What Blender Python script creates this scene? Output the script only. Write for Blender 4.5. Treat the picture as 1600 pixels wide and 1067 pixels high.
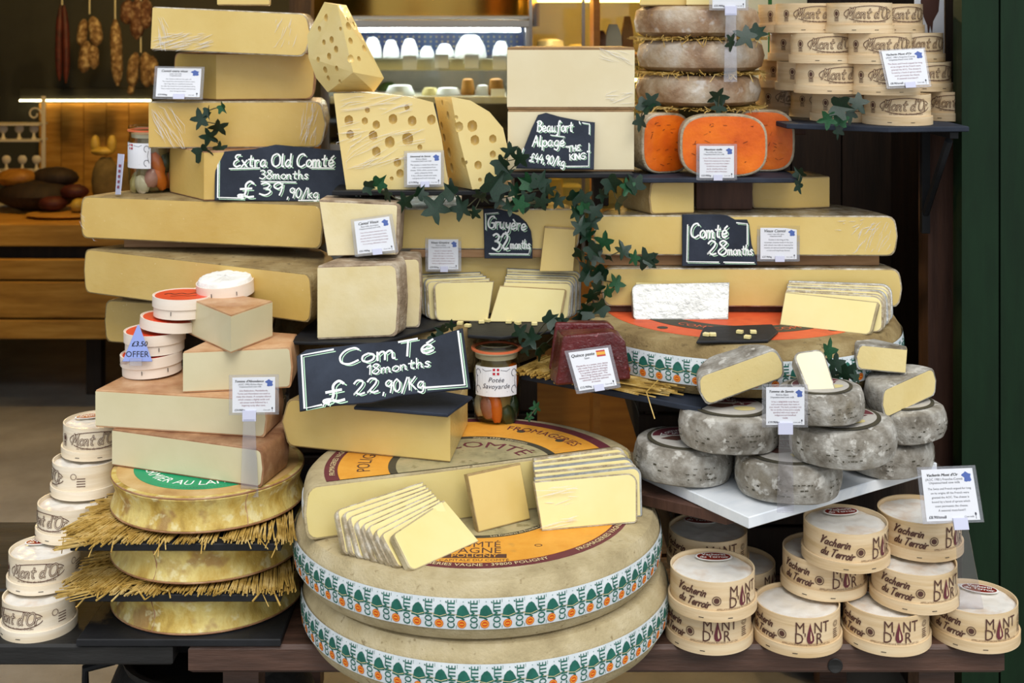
import bpy, bmesh, math, random
from mathutils import Vector, Matrix
random.seed(7)
PI = math.pi
for o in list(bpy.data.objects): bpy.data.objects.remove(o)
SC = bpy.context.scene
COL = SC.collection
# ------------------------------------------------------------------ camera, world, light, exposure
F, CX, HY, ZC = 2000.0, 800.0, 40.0, 1.5          # focal length in px of a 1600 px wide frame, horizon row, eye height
cam = bpy.data.cameras.new('camera'); cam_o = bpy.data.objects.new('camera', cam); COL.objects.link(cam_o)
cam_o.location = (0, 0, ZC); cam_o.rotation_euler = (PI/2, 0, 0)
cam.sensor_width = 36.0; cam.lens = F/1600*36; cam.shift_y = -(533.5-HY)/1600; cam.clip_start = 0.05
cam.dof.use_dof = True; cam.dof.focus_distance = 2.14; cam.dof.aperture_fstop = 7.0
SC.camera = cam_o
W = bpy.data.worlds.new('overcast_sky'); SC.world = W; W.use_nodes = True
wn = W.node_tree.nodes['Background']; wn.inputs[0].default_value = (0.90, 0.95, 1.0, 1); wn.inputs[1].default_value = 0.92
sun = bpy.data.lights.new('soft_daylight', 'SUN'); sun.energy = 2.1; sun.angle = math.radians(42); sun.color = (1.0, 0.97, 0.93)
sun_o = bpy.data.objects.new('soft_daylight', sun); COL.objects.link(sun_o); sun_o.rotation_euler = (math.radians(35), 0, math.radians(18))
vs = SC.view_settings; vs.view_transform = 'Standard'; vs.look = 'None'; vs.exposure = 0.12; vs.gamma = 1.0; vs.use_curve_mapping = False
SC.cycles.max_bounces = 8; SC.cycles.transparent_max_bounces = 24; SC.cycles.caustics_reflective = False; SC.cycles.caustics_refractive = False

def at(px, py, D): return Vector(((px-CX)*D/F, D, ZC-(py-HY)*D/F))     # a pixel at a distance
def atz(px, py, z):                                                     # a pixel on a level plane
    D = (ZC-z)*F/(py-HY); return Vector(((px-CX)*D/F, D, z))
def lin(h):
    h = h.lstrip('#'); out = []
    for i in (0, 2, 4):
        c = int(h[i:i+2], 16)/255.0
        out.append(c/12.92 if c <= 0.04045 else ((c+0.055)/1.055)**2.4)
    return (*out, 1.0)

# ------------------------------------------------------------------ materials
MATS = {}
def mat(name, cols, scale=6, detail=4, stretch=(1,1,1), rough=0.5, bump=0.0, bscale=40, bdetail=4, coat=0.0, cbump=0.0, cscale=60, cstretch=(1,1,1),
        metal=0.0, spec=0.4, speck=None, emit=None, sss=0.0, dist=0.0, roughc=0.12, patch=None):
    m = bpy.data.materials.new(name); m.use_nodes = True; MATS[name] = m
    nt = m.node_tree; N = nt.nodes; L = nt.links
    b = N['Principled BSDF']
    b.inputs['Roughness'].default_value = rough; b.inputs['Metallic'].default_value = metal
    b.inputs['Specular IOR Level'].default_value = spec
    b.inputs['Coat Weight'].default_value = coat; b.inputs['Coat Roughness'].default_value = roughc
    if sss:
        b.inputs['Subsurface Weight'].default_value = sss; b.inputs['Subsurface Radius'].default_value = (0.012, 0.008, 0.003)
    tc = N.new('ShaderNodeTexCoord'); oi = N.new('ShaderNodeObjectInfo')
    ad = N.new('ShaderNodeVectorMath'); ad.operation = 'MULTIPLY_ADD'
    cb = N.new('ShaderNodeCombineXYZ')
    for i in range(3): L.new(oi.outputs['Random'], cb.inputs[i])
    L.new(cb.outputs[0], ad.inputs[0]); ad.inputs[1].default_value = (7.3, 3.1, 5.7); L.new(tc.outputs['Object'], ad.inputs[2])
    def noise(sc, det, st=(1,1,1), di=0.0):
        mp = N.new('ShaderNodeMapping'); mp.inputs['Scale'].default_value = st; L.new(ad.outputs[0], mp.inputs[0])
        n = N.new('ShaderNodeTexNoise'); n.inputs['Scale'].default_value = sc; n.inputs['Detail'].default_value = det; n.inputs['Distortion'].default_value = di
        n.inputs['Roughness'].default_value = 0.6
        L.new(mp.outputs[0], n.inputs[0]); return n
    cols = [lin(c) if isinstance(c, str) else c for c in cols]
    if len(cols) == 1:
        b.inputs['Base Color'].default_value = cols[0]; cout = None
    else:
        n = noise(scale, detail, stretch, dist)
        r = N.new('ShaderNodeValToRGB'); e = r.color_ramp.elements
        k = len(cols)
        ps = [0.5] if k == 1 else [0.30 + 0.40*i/(k-1) for i in range(k)]
        e[0].position = ps[0]; e[0].color = cols[0]; e[1].position = ps[-1]; e[1].color = cols[-1]
        for i in range(1, k-1):
            x = e.new(ps[i]); x.color = cols[i]
        L.new(n.outputs[0], r.inputs[0]); cout = r.outputs[0]
    for sp in ([patch] if patch else []) + ([speck] if speck else []):          # (colour, scale, threshold, strength)
        n2 = noise(sp[1], 3)
        mr = N.new('ShaderNodeMapRange'); mr.inputs['From Min'].default_value = sp[2]; mr.inputs['From Max'].default_value = sp[2]+0.08
        mr.inputs['To Max'].default_value = sp[3]
        L.new(n2.outputs[0], mr.inputs[0])
        mx = N.new('ShaderNodeMixRGB'); L.new(mr.outputs[0], mx.inputs[0]); mx.inputs[2].default_value = lin(sp[0])
        if cout: L.new(cout, mx.inputs[1])
        else: mx.inputs[1].default_value = cols[0]
        cout = mx.outputs[0]
    if cout: L.new(cout, b.inputs['Base Color'])
    if bump:
        n = noise(bscale, bdetail, stretch); bp = N.new('ShaderNodeBump'); bp.inputs['Strength'].default_value = bump; bp.inputs['Distance'].default_value = 0.004
        L.new(n.outputs[0], bp.inputs['Height']); L.new(bp.outputs[0], b.inputs['Normal'])
    if cbump:
        n = noise(cscale, 3, cstretch, 1.0); bp = N.new('ShaderNodeBump'); bp.inputs['Strength'].default_value = cbump; bp.inputs['Distance'].default_value = 0.006
        L.new(n.outputs[0], bp.inputs['Height']); L.new(bp.outputs[0], b.inputs['Coat Normal'])
    if emit:
        b.inputs['Emission Color'].default_value = lin(emit[0]); b.inputs['Emission Strength'].default_value = emit[1]
    return m
def clear(name, tint, gloss=0.1, rough=0.03, fres=0.55):
    m = bpy.data.materials.new(name); m.use_nodes = True; MATS[name] = m
    nt = m.node_tree; N = nt.nodes; L = nt.links
    for n in list(N): N.remove(n)
    o = N.new('ShaderNodeOutputMaterial'); mx = N.new('ShaderNodeMixShader'); t = N.new('ShaderNodeBsdfTransparent'); g = N.new('ShaderNodeBsdfGlossy')
    t.inputs[0].default_value = lin(tint); g.inputs['Roughness'].default_value = rough
    lw = N.new('ShaderNodeLayerWeight'); lw.inputs[0].default_value = 0.25
    mr = N.new('ShaderNodeMapRange'); mr.inputs['To Min'].default_value = gloss; mr.inputs['To Max'].default_value = min(1, gloss+fres)
    L.new(lw.outputs['Fresnel'], mr.inputs[0]); L.new(mr.outputs[0], mx.inputs[0]); L.new(t.outputs[0], mx.inputs[1]); L.new(g.outputs[0], mx.inputs[2]); L.new(mx.outputs[0], o.inputs[0])
    return m
WR = dict(coat=0.5, cbump=0.35, cscale=38, cstretch=(1, 1, 2.2), roughc=0.10)      # stretched cling film over the paste
mat('paste_young', ['dfcb82', 'e6d592'], 9, rough=0.45, bump=0.06, bscale=90, **WR)
mat('paste_mid',   ['d2b466', 'dcc279'], 7, rough=0.45, bump=0.06, bscale=90, **WR)
mat('paste_old',   ['c8a452', 'd4b568'], 7, rough=0.45, bump=0.06, bscale=90, speck=('f0e2b0', 160, 0.70, 0.8), **WR)
mat('paste_beaufort', ['dccda6', 'e4d8b6'], 6, rough=0.5, bump=0.05, bscale=80, coat=0.35, cbump=0.2, cscale=30)
mat('paste_pale',  ['cdc39c', 'd8cfac'], 6, rough=0.5, bump=0.06, bscale=80, coat=0.3, cbump=0.2, cscale=30)
mat('paste_cantal', ['dcc992', 'e8dab0'], 12, rough=0.5, bump=0.15, bscale=60, coat=0.4, cbump=0.4, cscale=50)
mat('paste_emmental', ['e2c67e', 'ead592'], 6, rough=0.35, bump=0.03, bscale=60, coat=0.8, cbump=0.3, cscale=30, cstretch=(1,1,4), roughc=0.08)
mat('paste_slice', ['e6d48e', 'ecdd9f'], 8, rough=0.4, bump=0.04, bscale=70, coat=0.5, cbump=0.15, cscale=25)
mat('paste_tomme', ['ddc581', 'e6d397'], 10, rough=0.55, bump=0.15, bscale=120, speck=('b0913f', 120, 0.70, 0.7))
mat('paste_orange', ['c85000', 'de6402', 'ec7606'], 16, rough=0.5, bump=0.6, bscale=26, coat=0.12, cbump=0.4, cscale=40, speck=('5a2503', 90, 0.71, 0.9))
mat('rind_comte', ['9a8a66', 'b4a47e', 'c6b896'], 14, 8, rough=0.8, bump=0.5, bscale=220, speck=('7d6a45', 70, 0.64, 0.7))
mat('rind_comte_dark', ['6f5a38', '8f7a50', 'a8966c'], 14, 8, rough=0.85, bump=0.6, bscale=200, speck=('4c3a20', 60, 0.62, 0.7))
mat('rind_thin', ['8a6d42', 'a58a58', 'bca474'], 20, 6, rough=0.6, bump=0.4, bscale=120, coat=0.6, cbump=0.8, cscale=60)
mat('rind_wrap', ['7d6a48', 'a8997c', 'cfc9bc'], 40, 6, rough=0.28, bump=1.0, bscale=90, coat=0.9, cbump=1.0, cscale=120, roughc=0.08)
mat('rind_abondance', ['94752e', 'be9f4c', 'd4c075', 'b99c5a'], 20, 9, stretch=(1,1,.5), rough=0.6, bump=0.8, bscale=60, speck=('ddd2a0', 34, 0.57, 0.7), patch=('8f6844', 16, 0.58, 0.65))
mat('rind_brown', ['74482f', '9d7250', 'c09a76'], 20, 8, rough=0.6, bump=0.3, bscale=80, coat=0.2)
mat('rind_peach', ['a8744a', 'c0936a', 'd2ac86'], 18, 8, rough=0.6, bump=0.3, bscale=80, coat=0.2)
mat('rind_beaufort', ['6e5334', '8c6c46', '9b7d55'], 12, 6, rough=0.7, bump=0.4, bscale=90, coat=0.3)
mat('rind_cantal', ['75604c', 'a08c74', 'c8bba6'], 26, 8, rough=0.85, bump=1.0, bscale=90)
mat('rind_tomme', ['5c554a', '868075', 'a5a198', 'bfbcb5'], 26, 12, rough=0.95, bump=1.0, bscale=70, bdetail=8, speck=('cfccc4', 45, 0.58, 0.75), patch=('6a5d42', 9, 0.60, 0.5))
mat('rind_washed', ['6d5038', '97785a', 'b7a48c', 'c9c0b4'], 12, 8, rough=0.5, bump=0.8, bscale=50, coat=0.6, cbump=1.0, cscale=40, speck=('dedad4', 22, 0.60, 0.55))
mat('rind_mimolette', ['8e7d62', 'a99a80', 'bfb39e'], 30, 8, rough=0.8, bump=0.9, bscale=120, coat=0.4, cbump=0.9, cscale=60)
mat('foil', ['8f8f8c', 'b4b4b0'], 20, 5, rough=0.36, bump=0.45, bscale=60, bdetail=5, metal=0.75)
mat('rind_white', ['dcdad2', 'efeee9', 'f4f3f0'], 30, 6, rough=0.85, bump=0.5, bscale=120)
mat('slate', ['1d222c', '272d39', '323946'], 10, 6, rough=0.7, spec=.25, bump=0.25, bscale=60, speck=('5d6674', 90, 0.72, 0.5))
mat('slate_black', ['111214', '191a1d', '212327'], 10, 6, rough=0.6, bump=0.25, bscale=50, spec=0.3)
mat('chalk', ['f2f4f2'], rough=0.9)
mat('chalk_green', ['bfe6c4'], rough=0.9)
mat('card_white', ['eef0f6'], rough=0.5)
mat('ink', ['3b3a48'], rough=0.6)
mat('ink_red', ['8a4a5c'], rough=0.6)
mat('ink_blue', ['4a66b0'], rough=0.6)
mat('ink_black', ['1d1b1d'], rough=0.6)
mat('acrylic_solid', ['c6c8dd'], rough=0.15, spec=0.6)
clear('acrylic', 'fafaff', 0.15, 0.22, 0.30)
clear('glass', 'f2f5ee', 0.03, 0.03, 0.40)
clear('film', 'fcfcfc', 0.015, 0.10, 0.14)
mat('strip_paper', ['c9d2d6', 'dde3e6'], 40, 5, rough=0.6, bump=0.1, bscale=60, patch=('a7ab9c', 8, 0.62, 0.5))
mat('print_green', ['17564a', '226a5b'], 60, 3, rough=0.6)
mat('print_orange', ['d9541a'], rough=0.6)
mat('print_yellow', ['f0b23a'], rough=0.6)
mat('label_orange', ['d9932f', 'e5a541'], 30, 6, rough=0.55, bump=0.15, bscale=90, patch=('b98a45', 18, 0.62, 0.5))
mat('label_maroon', ['5e2730', '6d3038'], 40, 5, rough=0.6)
mat('label_beige', ['8b8260', 'a59a72', 'b3a27a'], 30, 8, rough=0.75, bump=0.3, bscale=120, speck=('6d6238', 50, 0.6, 0.6))
mat('label_dark', ['3b372c', '4b4636'], 40, 6, rough=0.65)
mat('label_red', ['d2502a', 'de6436'], 30, 6, rough=0.55, patch=('b8482a', 14, 0.6, 0.5))
mat('label_green', ['0f8a5c', '179a68'], 20, 3, rough=0.45)
mat('text_cream', ['e3cf9e'], rough=0.6)
mat('text_white', ['f3f3ee'], rough=0.6)
mat('text_brown', ['54352c'], rough=0.6)
mat('wood_box', ['c9ab7c', 'dcc29a', 'e6d2ae'], 5, 5, stretch=(1, 1, 14), rough=0.55, bump=0.15, bscale=14, coat=0.15)
mat('wood_box_pale', ['dcc8a8', 'e8d9bf', 'f0e4d0'], 5, 5, stretch=(1, 1, 14), rough=0.55, bump=0.15, bscale=14, coat=0.25, cbump=0.4, cscale=40)
mat('box_cream', ['e9d8c6', 'f0e4d6'], 6, 4, stretch=(1, 1, 8), rough=0.5)
mat('vacherin', ['f0e8da', 'f8f4ec', 'e6d0b8'], 18, 5, rough=0.5, bump=0.5, bscale=25, coat=0.4, roughc=0.2)
mat('sticker_red', ['7d2418', '8a2c1e'], 20, 2, rough=0.35)
mat('lid_red', ['d8371c', 'e24a2a'], 18, 4, rough=0.4)
mat('offer_blue', ['8fa0dc'], rough=0.4)
mat('wood_dark', ['2e1f18', '4a3328', '624538'], 4, 7, stretch=(1, 8, 8), rough=0.55, bump=0.5, bscale=12, spec=0.5)
mat('wood_black', ['131312', '1d1c1b', '292826'], 5, 6, stretch=(1, 6, 6), rough=0.6, bump=0.4, bscale=14)
mat('wood_board', ['7a5636', '95704a', 'a88460'], 4, 6, stretch=(1, 9, 9), rough=0.6, bump=0.3, bscale=10)
mat('wood_amber', ['9a6a24', 'b98534', 'cf9c48'], 4, 6, stretch=(1, 9, 9), rough=0.55, bump=0.3, bscale=10)
mat('marble', ['c9d2dc', 'e0e5ea', 'edf0f3'], 7, 8, rough=0.2, dist=1.5)
mat('straw', ['8a6a2c', 'b8964a', 'd8bd7c'], 30, 3, rough=0.6)
mat('ivy_dark', ['041a0c', '082814', '0d3620'], 30, 4, rough=0.34, bump=0.2, bscale=80, spec=0.5)
mat('ivy_mid', ['12361e', '1b4a2a', '2a6038'], 30, 4, rough=0.42, bump=0.2, bscale=80, spec=.3)
mat('ivy_vein', ['6c8a62'], rough=0.6)
mat('stem', ['3b3a26', '4f4c30'], 20, 3, rough=0.7)
mat('jelly', ['450507', '640a0e'], 20, 4, rough=0.35, bump=1.0, bscale=60, coat=0.5, cbump=1.0, cscale=90, speck=('c98088', 120, 0.64, 0.35))
mat('green_paint', ['0a1f0e', '0f2814'], 6, 5, stretch=(6, 6, 1), rough=0.6, spec=.2, bump=0.12, bscale=10)
mat('rubber_orange', ['d8683f', 'e07a50'], 20, 2, rough=0.4)

# ------------------------------------------------------------------ objects
def obj(name, mesh, m, parent=None, loc=None, sharp=38):
    if not isinstance(mesh, bpy.types.Mesh): mesh = mesh.mesh(name)
    if m: 
        mesh.materials.clear(); mesh.materials.append(MATS[m])
    if sharp and len(mesh.polygons):
        mesh.shade_smooth(); mesh.set_sharp_from_angle(angle=math.radians(sharp))
    o = bpy.data.objects.new(name, mesh); COL.objects.link(o)
    if parent: o.parent = parent
    if loc is not None: o.location = loc
    return o
def tag(o, label=None, cat=None, group=None, kind=None):
    if label: o['label'] = label
    if cat: o['category'] = cat
    if group: o['group'] = group
    if kind: o['kind'] = kind
    return o
def thing(name, label, cat, loc=(0,0,0), rot=(0,0,0), group=None):
    o = bpy.data.objects.new(name, None); COL.objects.link(o); o.empty_display_size = 0.02
    o.location = loc; o.rotation_euler = rot
    return tag(o, label, cat, group)
def dup(root, loc, rot, label, group=None):
    def cp(o, par):
        c = o.copy(); COL.objects.link(c); c.parent = par
        for ch in list(o.children): cp(ch, c)
        return c
    r = cp(root, None); r.location = loc; r.rotation_euler = rot; r['label'] = label
    if group: r['group'] = group
    return r

class MB:                                                           # mesh builder
    def __init__(s): s.v = []; s.f = []
    def add(s, vs, fs):
        k = len(s.v); s.v += [tuple(v) for v in vs]; s.f += [tuple(i+k for i in f) for f in fs]; return s
    def rings(s, rs, cap0=True, cap1=True, closed=True):
        n = len(rs[0]); vs = [p for r in rs for p in r]; fs = []
        for i in range(len(rs)-1):
            for j in range(n if closed else n-1):
                a, b = i*n+j, i*n+(j+1) % n
                fs.append((a, b, b+n, a+n))
        if cap0: fs.append(tuple(range(n-1, -1, -1)))
        if cap1: fs.append(tuple((len(rs)-1)*n+j for j in range(n)))
        return s.add(vs, fs)
    def box(s, x0, x1, y0, y1, z0, z1, M=None, b=0.0):
        if b:
            b = min(b, abs(x1-x0)/2.01, abs(y1-y0)/2.01, abs(z1-z0)/2.01)
            def r(i, z): return [Vector(p+(z,)) for p in ((x0+i, y0+i), (x1-i, y0+i), (x1-i, y1-i), (x0+i, y1-i))]
            rs = [r(b, z0), r(0, z0+b), r(0, z1-b), r(b, z1)]
        else: rs = [[Vector(p+(z,)) for p in ((x0, y0), (x1, y0), (x1, y1), (x0, y1))] for z in (z0, z1)]
        if M: rs = [[M @ p for p in q] for q in rs]
        return s.rings(rs)
    def lathe(s, prof, n=48, c=(0,0,0), M=None, a0=0.0, a1=2*PI):
        full = abs(a1-a0-2*PI) < 1e-6
        rs = []
        for r, z in prof:
            q = [Vector((c[0]+r*math.cos(a0+(a1-a0)*i/n), c[1]+r*math.sin(a0+(a1-a0)*i/n), c[2]+z)) for i in range(n if full else n+1)]
            rs.append([M @ p for p in q] if M else q)
        return s.rings(rs, False, False, full)
    def tube(s, pts, rad, n=6, r1=None):
        pts = [Vector(p) for p in pts]; rs = []
        for i, p in enumerate(pts):
            d = (pts[min(i+1, len(pts)-1)]-pts[max(i-1, 0)]).normalized()
            u = d.orthogonal().normalized() if i == 0 else (u - d*u.dot(d)).normalized()
            w = d.cross(u); t = i/max(1, len(pts)-1)
            R = rad[i] if isinstance(rad, (list, tuple)) else (rad if r1 is None else rad+(r1-rad)*t)
            rs.append([p + (u*math.cos(2*PI*j/n)+w*math.sin(2*PI*j/n))*R for j in range(n)])
        return s.rings(rs)
    def blob(s, c, rx, ry, rz, M=None, seg=10, rng=6, jit=0.0):
        rs = []
        for i in range(1, rng):
            t = PI*i/rng
            q = []
            for j in range(seg):
                k = 1+random.uniform(-jit, jit)
                p = Vector((rx*math.sin(t)*math.cos(2*PI*j/seg)*k, ry*math.sin(t)*math.sin(2*PI*j/seg)*k, -rz*math.cos(t)*k))
                q.append((M @ p if M else p)+Vector(c))
            rs.append(q)
        return s.rings(rs)
    def mesh(s, name='mesh'):
        m = bpy.data.meshes.new(name); m.from_pydata(s.v, [], s.f); m.validate(); m.update(); return m

def offs(poly, ds):                                                 # offset each edge of a CCW polygon inwards by ds[i]
    n = len(poly); L = []
    for i in range(n):
        a = Vector(poly[i][:2]); b = Vector(poly[(i+1) % n][:2]); d = (b-a).normalized(); nn = Vector((-d.y, d.x))
        L.append((a+nn*ds[i], d, nn))
    out = []
    for i in range(n):
        p, d, n1 = L[i-1]; q, e, n2 = L[i]
        cr = d.x*e.y-d.y*e.x
        if abs(cr) < 0.03: out.append(Vector(poly[i][:2])+(n1*ds[i-1]+n2*ds[i])/2)
        else:
            w = q-p; t = (w.x*e.y-w.y*e.x)/cr; out.append(p+d*t)
    return out
def arc(B, A, sag, n=20):                                           # points strictly between B and A, bulging to the right-hand side of A->B reversed
    B = Vector(B[:2]); A = Vector(A[:2]); ch = A-B; c = ch.length; d = ch/c; nn = Vector((d.y, -d.x))
    R = (c*c/4+sag*sag)/(2*sag); cen = (A+B)/2 - nn*(R-sag)
    a0 = math.atan2(B.y-cen.y, B.x-cen.x); a1 = math.atan2(A.y-cen.y, A.x-cen.x)
    while a1 < a0: a1 += 2*PI
    return [cen+Vector((math.cos(a0+(a1-a0)*i/n), math.sin(a0+(a1-a0)*i/n)))*R for i in range(1, n)]
def cheese(name, label, poly, flags, z0, h, paste, rind, cat='cheese', group=None, rc=0.010, t=0.0025, bulge=0.003, rot=(0,0,0), ins=None, sides=True):
    """a cut cheese from its plan outline; flags[i] = 1 where edge i is rind, 0 where it is cut"""
    n = len(poly); c = sum((Vector(p[:2]) for p in poly), Vector((0, 0)))/n
    root = thing(name, label, cat, (c.x, c.y, z0), rot, group)
    P = [Vector(p[:2])-c for p in poly]
    def loft(levels, mb):
        mb.rings([[Vector((q.x, q.y, z)) for q in offs(P, [dr if f else dc for f in flags])] for z, dr, dc in levels]); return mb
    b = 0.0012
    lv = [(0, rc, b), (rc*.12, rc*.5, 0), (rc*.5, rc*.15, 0), (rc, 0, 0), (h*.5, -bulge, 0), (h-rc, 0, 0), (h-rc*.5, rc*.15, 0), (h-rc*.12, rc*.5, 0), (h, rc, b)]
    obj('rind', loft(lv, MB()), rind, root)
    pr = -0.0007
    lv = [(t, rc+t*.6, pr), (rc*.12+t, rc*.5+t, pr), (rc*.5+t*.8, rc*.15+t, pr), (rc+t*.5, t, pr), (h*.5, t-bulge, pr), (h-rc-t*.5, t, pr), (h-rc*.5-t*.8, rc*.15+t, pr), (h-rc*.12-t, rc*.5+t, pr), (h-t, rc+t*.6, pr)]
    obj('paste', loft(lv, MB()), paste, root)
    return root
def half(name, label, A, B, sag, z0, h, paste, rind, n=28, **k):
    A = Vector(A[:2]); B = Vector(B[:2]); poly = [A, B]+arc(B, A, sag, n)
    return cheese(name, label, poly, [0]+[1]*(len(poly)-1), z0, h, paste, rind, **k)

def rrect(w, h, rad, k=5):
    cs = [((rad[0], rad[0]), PI, rad[0]), ((w-rad[1], rad[1]), 1.5*PI, rad[1]), ((w-rad[2], h-rad[2]), 0, rad[2]), ((rad[3], h-rad[3]), .5*PI, rad[3])]
    out = []; ed = []
    for i, (c, a, r) in enumerate(cs):
        m = k if r > 1e-4 else 0
        for j in range(m+1):
            t = a+(PI/2*j/m if m else 0); out.append(Vector((c[0]+r*math.cos(t), c[1]+r*math.sin(t)))); ed.append((i+3) % 4 if j < m/2 and m else i)
        ed[-1] = i
    return out, ed
def slab(name, label, cat, quad, thick, body, paste=None, ins=(.002,.002,.002,.002), rad=(0,0,0,0), outline=None, group=None, proud=.0006, bev=.0008, part='rind', parent=None):
    """a slab whose front face is quad = BL, BR, TR, TL; returns the thing and the map (u, v, d) -> local point"""
    BL, BR, TR, TL = [Vector(q) for q in quad]
    w = ((BR-BL).length+(TR-TL).length)/2; h = ((TL-BL).length+(TR-BR).length)/2
    nn = (BR-BL).cross(TL-BL).normalized(); org = (BL+BR)/2
    def mp(u, v, d=0.0):
        a, b = u/w, v/h
        return BL*(1-a)*(1-b)+BR*a*(1-b)+TR*a*b+TL*(1-a)*b+nn*d-org
    mp.w, mp.h = w, h
    if outline: P = [Vector((x*w, y*h)) for x, y in outline]; E = [0]*len(P)
    else: P, E = rrect(w, h, rad)
    def ring(d, i): return [mp(q.x, q.y, d) for q in offs(P, [i]*len(P))]
    m = MB().rings([ring(-thick, bev), ring(-thick+bev, 0), ring(-bev, 0), ring(0, bev)])
    if paste is None:
        o = obj(name, m, body, parent, org, sharp=20); 
        if label: tag(o, label, cat, group)
        return o, mp
    root = thing(name, label, cat, org, group=group)
    obj(part, m, body, root, sharp=20)
    if outline: Q = offs(P, [ins[0]]*len(P))
    else:
        pr = [max(0, rad[0]-max(ins[0], ins[3])), max(0, rad[1]-max(ins[0], ins[1])), max(0, rad[2]-max(ins[2], ins[1])), max(0, rad[3]-max(ins[2], ins[3]))]
        Q = [q+Vector((ins[3], ins[0])) for q in rrect(w-ins[1]-ins[3], h-ins[0]-ins[2], [r if r > .0012 else 0 for r in pr])[0]]
    m = MB().rings([[mp(q.x, q.y, d) for q in Q] for d in (-thick*.6, proud*.5)]+[[mp(q.x, q.y, proud) for q in offs(Q, [.0004]*len(Q))]])
    obj('paste', m, paste, root, sharp=20)
    return root, mp

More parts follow.
